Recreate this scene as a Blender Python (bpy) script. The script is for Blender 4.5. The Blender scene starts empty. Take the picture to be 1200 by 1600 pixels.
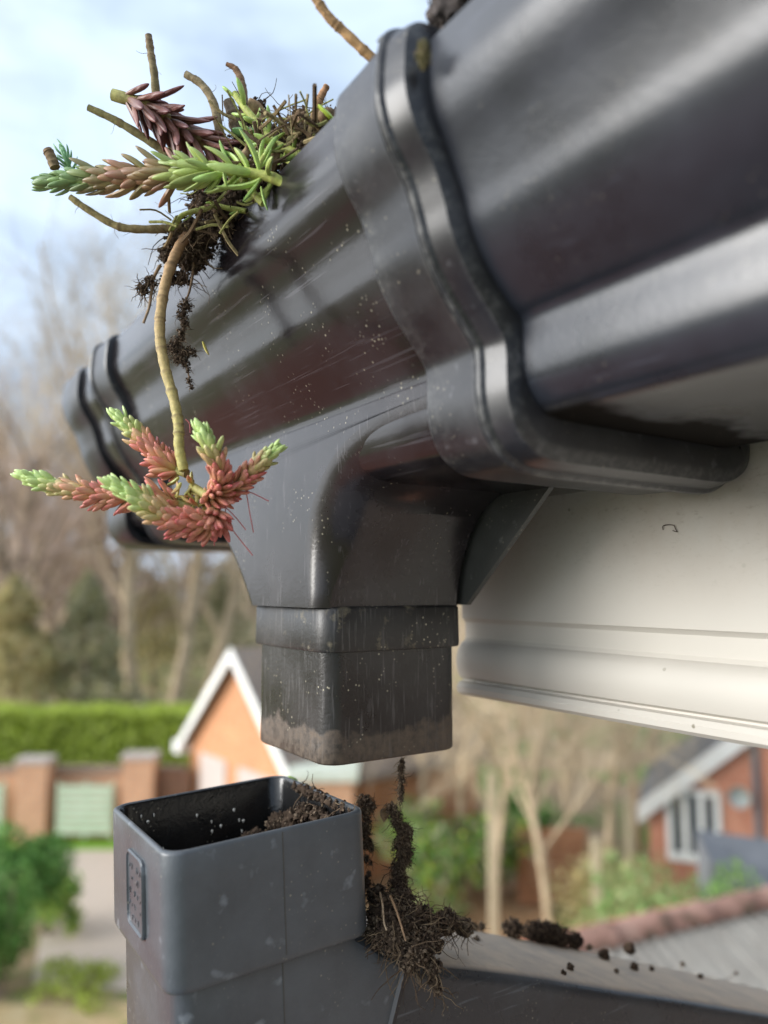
import bpy, bmesh, math, random
from mathutils import Vector, Matrix, noise, Euler
import numpy as np
R_ = math.radians
scene = bpy.context.scene
CZ = 6.2                       # height of the lens above the ground

# ---------------------------------------------------------------- camera
FPX = 1200.0
PITCH = math.atan(120/FPX)
AZ = math.atan(800/1200*math.cos(PITCH))
f0 = Vector((-math.cos(AZ), math.sin(AZ), 0)); RT = Vector((math.sin(AZ), math.cos(AZ), 0))
FW = f0*math.cos(PITCH) + Vector((0, 0, math.sin(PITCH))); UP = RT.cross(FW)
cam = bpy.data.cameras.new('camera'); cob = bpy.data.objects.new('camera', cam); scene.collection.objects.link(cob)
m = Matrix((RT, UP, -FW)).transposed().to_4x4(); m.translation = Vector((0, 0, CZ)); cob.matrix_world = m
cam.sensor_fit = 'VERTICAL'; cam.sensor_height = 36; cam.sensor_width = 27; cam.lens = 27
cam.clip_start = 0.01; cam.clip_end = 2000
cam.dof.use_dof = True; cam.dof.focus_distance = 0.285; cam.dof.aperture_fstop = 5.6; cam.dof.aperture_blades = 0
scene.camera = cob
scene.view_settings.view_transform = 'Standard'; scene.view_settings.look = 'None'
scene.view_settings.gamma = 1; scene.view_settings.use_curve_mapping = False
scene.view_settings.exposure = 1.15
# ---------------------------------------------------------------- sky and sun
SUN_DIR = Vector((-0.30, -0.90, 0.26)).normalized()
w = bpy.data.worlds.new('World'); scene.world = w; w.use_nodes = True
nt = w.node_tree; N = nt.nodes; Lk = nt.links
for n in list(N): N.remove(n)
out = N.new('ShaderNodeOutputWorld'); bg = N.new('ShaderNodeBackground'); bg.inputs['Strength'].default_value = 0.13
sky = N.new('ShaderNodeTexSky'); sky.sky_type = 'NISHITA'; sky.sun_disc = False
sky.sun_elevation = math.asin(SUN_DIR.z); sky.sun_rotation = math.atan2(SUN_DIR.x, SUN_DIR.y)
sky.air_density = 1.0; sky.dust_density = 1.5
tc = N.new('ShaderNodeTexCoord'); mp = N.new('ShaderNodeMapping'); mp.inputs['Scale'].default_value = (1, 1, 2.4)
no = N.new('ShaderNodeTexNoise'); no.inputs['Scale'].default_value = 3.6; no.inputs['Detail'].default_value = 7; no.inputs['Roughness'].default_value = .55; no.inputs['Distortion'].default_value = .4
cr = N.new('ShaderNodeValToRGB'); cr.color_ramp.elements[0].position = .36; cr.color_ramp.elements[1].position = .66
cr.color_ramp.elements[0].color = (.50, .50, .50, 1); cr.color_ramp.elements[1].color = (.96, .96, .96, 1)
mx = N.new('ShaderNodeMixRGB')
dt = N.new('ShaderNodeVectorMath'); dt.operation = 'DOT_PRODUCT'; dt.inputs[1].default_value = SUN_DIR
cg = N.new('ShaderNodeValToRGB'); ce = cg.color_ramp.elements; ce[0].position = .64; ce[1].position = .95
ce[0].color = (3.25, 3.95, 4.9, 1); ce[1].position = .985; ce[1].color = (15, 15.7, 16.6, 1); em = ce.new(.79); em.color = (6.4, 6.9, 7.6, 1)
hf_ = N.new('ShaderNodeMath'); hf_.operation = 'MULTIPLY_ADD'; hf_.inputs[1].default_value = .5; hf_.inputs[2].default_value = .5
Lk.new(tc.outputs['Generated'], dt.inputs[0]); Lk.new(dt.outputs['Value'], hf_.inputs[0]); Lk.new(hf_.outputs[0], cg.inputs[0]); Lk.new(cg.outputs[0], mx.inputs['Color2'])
Lk.new(tc.outputs['Generated'], mp.inputs[0]); Lk.new(mp.outputs[0], no.inputs['Vector']); Lk.new(no.outputs['Fac'], cr.inputs[0])
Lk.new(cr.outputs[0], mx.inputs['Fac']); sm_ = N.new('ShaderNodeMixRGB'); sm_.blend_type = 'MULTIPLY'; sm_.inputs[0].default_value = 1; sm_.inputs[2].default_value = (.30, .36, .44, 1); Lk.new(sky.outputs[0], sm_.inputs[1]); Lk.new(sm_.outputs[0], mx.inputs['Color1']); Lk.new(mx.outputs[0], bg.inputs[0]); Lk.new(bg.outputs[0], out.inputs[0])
sl = bpy.data.lights.new('sun', 'SUN'); sl.energy = 1.7; sl.angle = R_(30); sl.color = (1, .975, .94)
so = bpy.data.objects.new('sun', sl); scene.collection.objects.link(so); so.rotation_euler = SUN_DIR.to_track_quat('Z', 'Y').to_euler(); so.location = (0, -3, 12)

# ---------------------------------------------------------------- helpers
ORG = Vector((0, 0, CZ))
def D(px, py, f):              # a point seen at photo pixel (px, py), f metres in front of the lens
    return (RT*(px-600)/FPX - UP*(py-800)/FPX + FW)*f
def G(px, f, z=None):          # background: bearing of a photo column, f metres out, height above the ground
    p = RT*((px-600)/FPX*f) + f0*f
    p.z = (z if z is not None else 0) - CZ
    return p
def tag(o, label=None, cat=None, group=None, kind=None):
    if label: o['label'] = label
    if cat: o['category'] = cat
    if group: o['group'] = group
    if kind: o['kind'] = kind
    return o
def empty(name, loc, label=None, cat=None, group=None):
    o = bpy.data.objects.new(name, None); scene.collection.objects.link(o); o.empty_display_size = .05
    o.location = Vector(loc)+ORG
    return tag(o, label, cat, group)
class MB:
    def __init__(s): s.v = []; s.f = []; s.c = []
    def add(s, vs, fs, col=None):
        b = len(s.v); s.v += [tuple(v) for v in vs]; s.f += [tuple(i+b for i in f) for f in fs]
        if col is not None:
            if isinstance(col, list): s.c += col
            else: s.c += [col]*len(vs)
        return s
    def box(s, a, b, M=None, col=None):
        x0, y0, z0 = a; x1, y1, z1 = b
        vs = [Vector(p) for p in ((x0,y0,z0),(x1,y0,z0),(x1,y1,z0),(x0,y1,z0),(x0,y0,z1),(x1,y0,z1),(x1,y1,z1),(x0,y1,z1))]
        if M: vs = [M @ v for v in vs]
        return s.add(vs, [(0,3,2,1),(4,5,6,7),(0,1,5,4),(1,2,6,5),(2,3,7,6),(3,0,4,7)], col)
    def tube(s, pts, rad, n=6, cap=True, col=None):
        pts = [Vector(p) for p in pts]; k = len(pts)
        if not hasattr(rad, '__len__'): rad = [rad]*k
        t = (pts[1]-pts[0]).normalized(); a = t.orthogonal().normalized(); vs = []
        for i in range(k):
            t2 = (pts[min(i+1,k-1)]-pts[max(i-1,0)])
            t2 = t2.normalized() if t2.length > 1e-9 else t
            a = (a - t2*a.dot(t2)); a = a.normalized() if a.length > 1e-6 else t2.orthogonal().normalized(); b = t2.cross(a); t = t2
            for j in range(n):
                an = 2*math.pi*j/n; vs.append(pts[i]+(a*math.cos(an)+b*math.sin(an))*rad[i])
        fs = [(i*n+j, i*n+(j+1)%n, (i+1)*n+(j+1)%n, (i+1)*n+j) for i in range(k-1) for j in range(n)]
        if cap: fs += [tuple(range(n-1,-1,-1)), tuple((k-1)*n+j for j in range(n))]
        if isinstance(col, list): col = [c for c in col for _ in range(n)]
        return s.add(vs, fs, col)
    def loft(s, rings, closed=True, caps=True):
        n = len(rings[0]); vs = [p for r in rings for p in r]; fs = []
        for i in range(len(rings)-1):
            for j in range(n if closed else n-1):
                fs.append((i*n+j, i*n+(j+1)%n, (i+1)*n+(j+1)%n, (i+1)*n+j))
        if caps and closed: fs += [tuple(range(n-1,-1,-1)), tuple((len(rings)-1)*n+j for j in range(n))]
        return s.add(vs, fs)
    def build(s, name, mat, parent=None, smooth=35, bevel=0, recalc=True, world=None):
        loc = Vector(parent.location) if parent else (Vector(world)+ORG if world is not None else ORG.copy())
        if parent and parent.parent: loc = loc + Vector(parent.parent.location)
        sh = ORG - loc
        me = bpy.data.meshes.new(name); me.from_pydata([(v[0]+sh.x, v[1]+sh.y, v[2]+sh.z) for v in s.v], [], s.f); me.validate()
        if s.c and len(s.c) == len(me.vertices):
            at = me.color_attributes.new('Col', 'FLOAT_COLOR', 'POINT')
            at.data.foreach_set('color', np.array([(*c, 1.0) for c in s.c], dtype=np.float32).ravel())
        if recalc:
            bm = bmesh.new(); bm.from_mesh(me); bmesh.ops.recalc_face_normals(bm, faces=bm.faces); bm.to_mesh(me); bm.free()
        me.materials.append(mat)
        if smooth:
            me.polygons.foreach_set('use_smooth', [True]*len(me.polygons)); me.set_sharp_from_angle(angle=R_(smooth))
        o = bpy.data.objects.new(name, me); scene.collection.objects.link(o)
        if parent: o.parent = parent
        else: o.location = loc
        if bevel:
            b = o.modifiers.new('bevel', 'BEVEL'); b.width = bevel; b.segments = 3; b.limit_method = 'ANGLE'; b.angle_limit = R_(40)
        return o
def cat_rom(pts, k=6):
    P = [Vector(p) for p in pts]; P = [P[0]*2-P[1]]+P+[P[-1]*2-P[-2]]; o = []
    for i in range(1, len(P)-2):
        for j in range(k):
            t = j/k; a, b, c, d = P[i-1:i+3]
            o.append(.5*((2*b)+(c-a)*t+(2*a-5*b+4*c-d)*t*t+(3*b-a-3*c+d)*t**3))
    o.append(P[-2]); return o

# ---------------------------------------------------------------- materials
def mat(name):
    m = bpy.data.materials.new(name); m.use_nodes = True; t = m.node_tree
    return m, t, t.nodes['Principled BSDF']
def nd(t, ty, **k):
    n = t.nodes.new(ty)
    for a, b in k.items():
        if a in n.inputs: n.inputs[a].default_value = b
        else: setattr(n, a, b)
    return n
def ramp(t, src, stops):
    r = t.nodes.new('ShaderNodeValToRGB'); e = r.color_ramp.elements
    while len(e) < len(stops): e.new(.5)
    for x, (p, c) in zip(e, stops): x.position = p; x.color = (*c, 1) if len(c) == 3 else c
    t.links.new(src, r.inputs[0]); return r.outputs[0]
def mix(t, fac, a, b, typ='MIX'):
    n = t.nodes.new('ShaderNodeMixRGB'); n.blend_type = typ
    for i, v in ((0, fac), (1, a), (2, b)):
        if isinstance(v, bpy.types.NodeSocket): t.links.new(v, n.inputs[i])
        else: n.inputs[i].default_value = v if i == 0 else (*v, 1)
    return n.outputs[0]
def g(v): return (v, v, v)
def noise_t(t, vec, scale, detail=4, rough=.55, sc=None):
    if sc:
        mpn = nd(t, 'ShaderNodeMapping'); mpn.inputs['Scale'].default_value = sc; t.links.new(vec, mpn.inputs[0]); vec = mpn.outputs[0]
    n = nd(t, 'ShaderNodeTexNoise', Scale=scale, Detail=detail, Roughness=rough); t.links.new(vec, n.inputs['Vector']); return n.outputs['Fac']
def plastic(name, base, worn, rough=(.3, .5), dust=.02, axis=(6, 60, 60), band=None, wear=(.45, .75), spec=.5, mud=None, bump=.2, top=None, edge=False, scuff=.66, grime=False):
    m, t, p = mat(name); tcn = nd(t, 'ShaderNodeTexCoord'); ge = nd(t, 'ShaderNodeNewGeometry'); v = ge.outputs['Position']
    n1 = noise_t(t, v, 28, 6, .6); c = mix(t, ramp(t, n1, [(wear[0], g(0)), (wear[1], g(1))]), base, worn)
    # long scuffs
    n2 = noise_t(t, v, 9, 3, .5, axis); sc = ramp(t, n2, [(scuff, g(0)), (scuff+.10, g(.45))]); c = mix(t, sc, c, tuple(min(1, x*2.5+.01) for x in worn))
    if edge:
        ea = nd(t, 'ShaderNodeVertexColor', layer_name='Col'); ew = mix(t, 1, ea.outputs[0], ramp(t, noise_t(t, v, 260, 6, .75), [(.46, g(.02)), (.70, g(.6))]), 'MULTIPLY'); c = mix(t, ew, c, (.24, .235, .22))
    if grime:                      # algae and grime caught beside the union, on the underside
        sg = nd(t, 'ShaderNodeSeparateXYZ'); t.links.new(v, sg.inputs[0])
        wg = nd(t, 'ShaderNodeMath', operation='MULTIPLY_ADD'); t.links.new(noise_t(t, v, 55, 5), wg.inputs[0]); wg.inputs[1].default_value = .03; t.links.new(sg.outputs[0], wg.inputs[2])
        m1 = nd(t, 'ShaderNodeMapRange'); m1.inputs['From Min'].default_value = -.117; m1.inputs['From Max'].default_value = -.109; m1.inputs['To Min'].default_value = 1; m1.inputs['To Max'].default_value = 0; t.links.new(wg.outputs[0], m1.inputs[0])
        m2 = nd(t, 'ShaderNodeMapRange'); m2.inputs['From Min'].default_value = CZ+.047; m2.inputs['From Max'].default_value = CZ+.050; m2.inputs['To Min'].default_value = 1; m2.inputs['To Max'].default_value = 0; t.links.new(sg.outputs[2], m2.inputs[0])
        gm = mix(t, 1, m1.outputs[0], m2.outputs[0], 'MULTIPLY'); c = mix(t, gm, c, (.012, .010, .008)); grm = gm
    # dust specks
    vo = nd(t, 'ShaderNodeTexVoronoi', Scale=420); t.links.new(v, vo.inputs['Vector'])
    sp = ramp(t, vo.outputs['Distance'], [(.10, g(1)), (.2, g(0))])
    big = ramp(t, noise_t(t, v, 60, 3), [(.52, g(0)), (.66, g(1))])
    sp2 = mix(t, 1, sp, big, 'MULTIPLY'); c = mix(t, mix(t, 1, sp2, g(min(1, dust*20)), 'MULTIPLY'), c, (.42, .38, .28))
    rr = ramp(t, n1, [(.3, g(rough[0])), (.7, g(rough[1]))])
    if grime: rr = mix(t, grm, rr, g(.75))
    if band:                       # dried mud near a height (z0..z1) and speckles
        sx = nd(t, 'ShaderNodeSeparateXYZ'); t.links.new(v, sx.inputs[0])
        wob = nd(t, 'ShaderNodeMath', operation='MULTIPLY_ADD'); t.links.new(noise_t(t, v, 75, 4), wob.inputs[0]); wob.inputs[1].default_value = .022; t.links.new(sx.outputs[2], wob.inputs[2])
        mr = nd(t, 'ShaderNodeMapRange'); mr.inputs['From Min'].default_value = band[0]+.011; mr.inputs['From Max'].default_value = band[1]+.011; mr.inputs['To Min'].default_value = 1; mr.inputs['To Max'].default_value = 0
        t.links.new(wob.outputs[0], mr.inputs[0])
        mf = mix(t, 1, mr.outputs[0], ramp(t, noise_t(t, v, 260, 5, .7), [(.30, g(.12)), (.62, g(.85))]), 'MULTIPLY')
        c = mix(t, mf, c, (.125, .092, .066)); rr = mix(t, mf, rr, g(.85))
    if mud:
        ff = ramp(t, noise_t(t, v, mud[0], 6, .65), [(mud[1], g(0)), (mud[1]+.16, g(.8))]); c = mix(t, ff, c, mud[2]); rr = mix(t, ff, rr, g(.8))
    if top:                        # settled dust on the upward face
        sn = nd(t, 'ShaderNodeSeparateXYZ'); t.links.new(ge.outputs['Normal'], sn.inputs[0]); up = ramp(t, sn.outputs[2], [(.72, g(0)), (.9, g(1))])
        df = mix(t, 1, up, ramp(t, noise_t(t, v, 40, 6, .7), [(.25, g(.45)), (.6, g(1))]), 'MULTIPLY'); c = mix(t, df, c, top); rr = mix(t, df, rr, g(.75))
    t.links.new(c, p.inputs['Base Color']); t.links.new(rr, p.inputs['Roughness']); p.inputs['Specular IOR Level'].default_value = spec
    if grime: t.links.new(ramp(t, grm, [(0, g(spec)), (1, g(.05))]), p.inputs['Specular IOR Level'])
    b = nd(t, 'ShaderNodeBump', Strength=bump, Distance=.0006); t.links.new(noise_t(t, v, 700, 3, .6), b.inputs['Height'])
    b2 = nd(t, 'ShaderNodeBump', Strength=bump, Distance=.0016); t.links.new(noise_t(t, v, 45, 3, .5), b2.inputs['Height']); t.links.new(b.outputs[0], b2.inputs['Normal'])
    t.links.new(b2.outputs[0], p.inputs['Normal'])
    return m
M_gut = plastic('weathered_black_plastic', (.012, .014, .019), (.028, .032, .043), (.25, .33), .012, (3, 50, 50), bump=.10, wear=(.35, .75), grime=True)
M_trough = plastic('glossy_black_plastic', (.010, .008, .009), (.026, .024, .027), (.12, .26), .03, (2.5, 80, 80), bump=.05, scuff=.60)
M_union = plastic('scuffed_black_plastic', (.010, .010, .013), (.040, .041, .045), (.27, .42), .03, (20, 20, 20), wear=(.46, .82), bump=.04, edge=True)
M_web = plastic('thin_web_plastic', (.050, .050, .046), (.075, .075, .070), (.35, .5), .02, (20, 20, 20))
M_funnel = plastic('outlet_plastic', (.013, .010, .011), (.036, .032, .034), (.18, .32), .03, (70, 70, 7), bump=.07, scuff=.62)
M_spig = plastic('muddy_outlet_plastic', (.014, .012, .012), (.040, .037, .037), (.20, .40), .05, (90, 90, 7), band=(CZ-.0560, CZ-.0535), scuff=.57)
M_coll = plastic('dusty_collar_plastic', (.014, .013, .013), (.045, .042, .040), (.30, .55), .06, (90, 90, 8), mud=(150, .58, (.2, .17, .11)), scuff=.58)
M_shoe = plastic('pale_worn_plastic', (.046, .052, .059), (.092, .102, .113), (.26, .44), .02, (14, 14, 14), wear=(.3, .7), scuff=.63)
M_arm = plastic('pipe_arm_plastic', (.026, .030, .036), (.060, .068, .077), (.22, .38), .02, (60, 3, 60), top=(.47, .38, .28))
def simple(name, cols, scale=5, rough=.8, bump=0, sc=None, detail=5, spec=.3, world=False, stops=None):
    m, t, p = mat(name); ge = nd(t, 'ShaderNodeNewGeometry')
    n = noise_t(t, ge.outputs['Position'], scale, detail, .6, sc); k = len(cols)
    st = stops or [.3+.4*i/(max(1, k-1)) for i in range(k)]
    t.links.new(ramp(t, n, list(zip(st, cols))), p.inputs['Base Color'])
    p.inputs['Roughness'].default_value = rough; p.inputs['Specular IOR Level'].default_value = spec
    if bump:
        b = nd(t, 'ShaderNodeBump', Strength=.6, Distance=bump); t.links.new(n, b.inputs['Height']); t.links.new(b.outputs[0], p.inputs['Normal'])
    return m
def vcol(name, rough=.45, sss=0, mottled=.12, spec=.4, scale=300, bump=0):
    m, t, p = mat(name); a = nd(t, 'ShaderNodeVertexColor', layer_name='Col'); ge = nd(t, 'ShaderNodeNewGeometry')
    n = noise_t(t, ge.outputs['Position'], scale, 4, .6)
    c = mix(t, 1, a.outputs[0], ramp(t, n, [(.3, g(1-mottled*2)), (.7, g(1))]), 'MULTIPLY')
    t.links.new(c, p.inputs['Base Color']); p.inputs['Roughness'].default_value = rough; p.inputs['Specular IOR Level'].default_value = spec
    if sss: p.inputs['Subsurface Weight'].default_value = sss; p.inputs['Subsurface Radius'].default_value = (.0015, .001, .0005)
    if bump:
        b = nd(t, 'ShaderNodeBump', Strength=.5, Distance=bump); t.links.new(n, b.inputs['Height']); t.links.new(b.outputs[0], p.inputs['Normal'])
    return m
M_leaf = vcol('succulent_leaf', .42, .15, .10, .4, 500)
M_stem = vcol('succulent_stem', .6, .1, .22, .3, 700, .0003)
M_twig = vcol('bare_twig', .75, 0, .3, .2, 600, .0004)
M_soil = vcol('dark_soil', .95, 0, .3, .15, 900, .0003)
M_foli = vcol('foliage', .6, 0, .15, .3, 3)
_t = M_foli.node_tree; _p = _t.nodes['Principled BSDF']; _tr = _t.nodes.new('ShaderNodeBsdfTranslucent'); _m = _t.nodes.new('ShaderNodeMixShader'); _m.inputs[0].default_value = .4
_o = [n for n in _t.nodes if n.type == 'OUTPUT_MATERIAL'][0]; _c = _p.inputs['Base Color'].links[0].from_socket
_t.links.new(_c, _tr.inputs[0]); _t.links.new(_p.outputs[0], _m.inputs[1]); _t.links.new(_tr.outputs[0], _m.inputs[2]); _t.links.new(_m.outputs[0], _o.inputs[0])
M_bark = simple('pale_bark', [(.36, .27, .17), (.58, .46, .31)], 3, .9)
M_bark2 = simple('dark_bark', [(.14, .11, .08), (.26, .21, .15)], 3, .9)
M_twigs = simple('dry_twigs', [(.46, .36, .23), (.62, .51, .36)], 2, .9)
M_twigs2 = simple('grey_twigs', [(.36, .30, .22), (.48, .40, .30)], 2, .9)
M_twigs3 = simple('reddish_twigs', [(.42, .30, .24), (.56, .43, .35)], 2, .9)
def brick(name, c1, c2, mort, scale=1, bw=.225, bh=.075):
    m, t, p = mat(name); tcn = nd(t, 'ShaderNodeTexCoord'); sx = nd(t, 'ShaderNodeSeparateXYZ'); t.links.new(tcn.outputs['Object'], sx.inputs[0])
    ad = nd(t, 'ShaderNodeMath', operation='ADD'); t.links.new(sx.outputs[0], ad.inputs[0]); t.links.new(sx.outputs[1], ad.inputs[1])
    cb = nd(t, 'ShaderNodeCombineXYZ'); t.links.new(ad.outputs[0], cb.inputs[0]); t.links.new(sx.outputs[2], cb.inputs[1])
    b = nd(t, 'ShaderNodeTexBrick', Scale=scale); b.inputs['Brick Width'].default_value = bw; b.inputs['Row Height'].default_value = bh; b.inputs['Mortar Size'].default_value = .008
    b.inputs['Color1'].default_value = (*c1, 1); b.inputs['Color2'].default_value = (*c2, 1); b.inputs['Mortar'].default_value = (*mort, 1)
    t.links.new(cb.outputs[0], b.inputs['Vector'])
    n = noise_t(t, tcn.outputs['Object'], 2.5, 5); c = mix(t, 1, b.outputs['Color'], ramp(t, n, [(.3, g(.8)), (.7, g(1))]), 'MULTIPLY')
    t.links.new(c, p.inputs['Base Color']); p.inputs['Roughness'].default_value = .9
    return m
M_brick_o = brick('orange_brick', (.58, .25, .10), (.50, .19, .07), (.5, .36, .25))
M_brick_r = brick('red_brick', (.62, .23, .13), (.52, .18, .10), (.52, .36, .27))
M_brick_w = brick('pink_brick', (.70, .38, .21), (.60, .30, .16), (.42, .34, .26))
M_white = simple('white_paint', [(.68, .67, .63), (.78, .77, .74)], 4, .5)
M_glass, t, p = mat('window_glass'); p.inputs['Base Color'].default_value = (.05, .06, .07, 1); p.inputs['Roughness'].default_value = .08
M_tile = simple('roof_tiles', [(.16, .13, .11), (.28, .23, .19)], 6, .85)
M_slate = simple('grey_roof_felt', [(.13, .135, .145), (.19, .195, .205)], 3, .8)

# ---------------------------------------------------------------- the setting
def ground():
    m, t, p = mat('garden_ground'); ge = nd(t, 'ShaderNodeNewGeometry'); v = ge.outputs['Position']
    gr = ramp(t, noise_t(t, v, 1.2, 6), [(.3, (.07, .13, .02)), (.7, (.15, .22, .04))])
    br = ramp(t, noise_t(t, v, 2.2, 6), [(.3, (.24, .16, .09)), (.7, (.36, .26, .15))])
    t.links.new(mix(t, ramp(t, noise_t(t, v, .33, 3), [(.44, g(0)), (.56, g(1))]), gr, br), p.inputs['Base Color']); p.inputs['Roughness'].default_value = .95
    mb = MB(); n = 24; S = 400
    mb.add([(-S+2*S*i/n, -S+2*S*j/n, -CZ) for i in range(n+1) for j in range(n+1)], [(i*(n+1)+j, (i+1)*(n+1)+j, (i+1)*(n+1)+j+1, i*(n+1)+j+1) for i in range(n) for j in range(n)])
    tag(mb.build('ground', m, smooth=0), kind='structure')
ground()
def sheet(name, poly, z, m):
    mb = MB(); mb.add([G(px, f, z) for px, f in poly], [tuple(range(len(poly)))]); return tag(mb.build(name, m, smooth=0), kind='structure')
M_pave = brick('block_paving', (.50, .40, .31), (.42, .33, .25), (.3, .25, .2)); 
M_lawn = simple('mown_lawn', [(.12, .26, .02), (.20, .36, .04)], 4, .9)
M_earth = simple('bare_earth', [(.36, .20, .10), (.46, .29, .16)], 3, .95)
sheet('driveway', [(105, 19), (215, 19), (260, 12.5), (80, 12.8)], .012, simple('pale_driveway', [(.34, .30, .24), (.50, .42, .34), (.40, .33, .27)], 14, .9))
sheet('lawn', [(-300, 21.5), (330, 21.5), (330, 19.1), (-300, 18.7)], .008, M_lawn)
sheet('path', [(560, 17), (800, 17), (980, 12), (640, 12)], .008, M_earth)
sheet('earth_bed', [(-250, 12.0), (330, 12.3), (520, 7.0), (-200, 7.0)], .010, simple('straw_earth', [(.20, .24, .06), (.46, .33, .17), (.56, .44, .26)], 1.6, .95))
tag(MB().add([(-3.49, -12, -CZ+.014), (8, -12, -CZ+.014), (8, 8, -CZ+.014), (-3.49, 8, -CZ+.014)], [(0, 1, 2, 3)]).build('bounce_ground', simple('grey_bounce_ground', [(.13, .14, .16), (.19, .20, .22)], 3, .8), smooth=0), kind='structure')  # unseen grey ground, added to cool the bounce light on the plastic
M_front = brick('front_paving', (.36, .12, .075), (.28, .09, .055), (.2, .10, .06))
tag(MB().add([(-26, -16, -CZ+.012), (-3.5, -16, -CZ+.012), (-3.5, -.9, -CZ+.012), (-26, -.9, -CZ+.012)], [(0, 1, 2, 3)]).build('forecourt', M_front, smooth=0), kind='structure')

# ---------------------------------------------------------------- the gutter profile (y, z) : front lip to back
T_PTS = [(.1085,.1420),(.1080,.1340),(.1082,.1260),(.1108,.1185),(.1165,.1095),(.1200,.1005),(.1228,.0920),(.1285,.0825),(.1362,.0735),(.1400,.0680),(.1410,.0620),(.1412,.0530),(.1435,.0450),(.1485,.0403),(.1560,.0385),(.1800,.0383),(.2100,.0383),(.2330,.0385),(.2420,.0410),(.2455,.0470),(.2460,.0600),(.2460,.0800),(.2460,.1250)]
N_PTS = [(.1090,.1400),(.1087,.1330),(.1089,.1262),(.1112,.1188),(.1170,.1100),(.1208,.1010),(.1236,.0925),(.1292,.0832),(.1365,.0755),(.1398,.0728),(.1408,.0700),(.1409,.0640),(.1412,.0592),(.1420,.0555),(.1438,.0520),(.1468,.0488),(.1520,.0468),(.1800,.0465),(.2100,.0465),(.2320,.0466),(.2400,.0485),(.2432,.0530),(.2436,.0640),(.2438,.0800),(.2438,.1250)]
def prof(pts, k=5): return [Vector((p[0], p[1], 0)) for p in cat_rom([(a, b, 0) for a, b in pts], k)]
def pnorm(P):
    o = []
    for i in range(len(P)):
        t = (P[min(i+1, len(P)-1)]-P[max(i-1, 0)]).normalized(); o.append(Vector((t.y, -t.x, 0)) * (1))
    return o
def outward(P):       # normal pointing out of the gutter: to the front (-y) on the front, down on the base
    n = pnorm(P)
    return [(-q if (i < 5 and q.x > 0) else q) for i, q in enumerate(n)] if pnorm(P)[0].x > 0 else n
def trough(mb, pts, x0, x1, th=.0022, nx=14):
    P = prof(pts); n = pnorm(P); s = 1 if n[0].x < 0 else -1
    outer = P; inner = [p - q*s*th for p, q in zip(P, n)]; ring = outer + inner[::-1]
    mb.loft([[Vector((x0+(x1-x0)*i/nx, p.x, p.y)) for p in ring] for i in range(nx+1)])
# near length of gutter
root = empty('rain_gutter', (-.147, .176, .0465), 'long black plastic gutter length with moulded front, nearest the viewer along the white fascia', 'gutter')
N_PTS = [(a+(.0026 if b > .115 else .0014 if b > .045 else 0)*(a < .2), b) for a, b in N_PTS]
mb = MB(); trough(mb, N_PTS, -.160, 1.3); mb.build('channel', M_gut, root, 50)
# running outlet
outl = empty('gutter_outlet', (-.2905, .1775, .0383), 'glossy dark running outlet section with square spout pointing down, between two gutter unions', 'gutter outlet')
mb = MB(); trough(mb, T_PTS, -.500, -.158); mb.build('channel', M_trough, outl, 50)
U_X = [(0, -.001), (0, .0028), (.0003, .0036), (.0012, .0041), (.012, .0043), (.0222, .0047), (.0240, .0050), (.0245, .0046), (.0246, .0026), (.0254, .0026), (.0255, .0048), (.0260, .0061), (.0268, .0065), (.0277, .0061), (.0286, .0048), (.0306, .0044), (.0340, .0036), (.0352, .0032), (.0364, .0004), (.0369, -.0014), (.0371, -.0080)]
U_PTS = [(.1270,.1400),(.1240,.1425),(.1180,.1432),(.1120,.1428),(.1092,.1412),(.1083,.1370),(.1080,.1320)] + T_PTS[2:19] + [(.2466,.0450),(.2474,.0520),(.2474,.0640),(.2474,.0760)]
def union(parent, x0, flip=False, drop=0, name='union_clip', sc=1):
    P = prof(U_PTS, 7); n = pnorm(P); s = 1 if n[len(n)//3].x < 0 else -1; rings = []
    for (ux, d) in U_X:
        ring = []
        for i, (p, q) in enumerate(zip(P, n)):
            e = min(1, i/4, (len(P)-1-i)/4); dd = d*(e if d > 0 else 1)
            if i < 25 and d < 0: dd *= .4
            if d < -.002: dd = d*(.45 if p.y > .06 else 1.0)
            pp = p+q*s*dd
            ring.append(Vector((x0+(ux if not flip else .0371-ux)*sc, pp.x, pp.y-(drop*max(0, (.09-pp.y)/.06)))))
        rings.append(ring)
    mb = MB(); mb.loft(rings, closed=False, caps=False); EW = {2: .6, 3: .35, 6: .5, 7: .4, 10: .4, 11: .8, 12: 1, 13: .8, 14: .15, 17: .5, 18: .4}
    mb.c = [(EW.get(k, .04),)*3 for k in range(len(rings)) for _ in rings[0]]
    o = mb.build(name, M_union, parent, 24, recalc=False)
    # make the normals face out
    return o
union(outl, -.1838)
union(outl, -.482, True, drop=.007)
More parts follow.
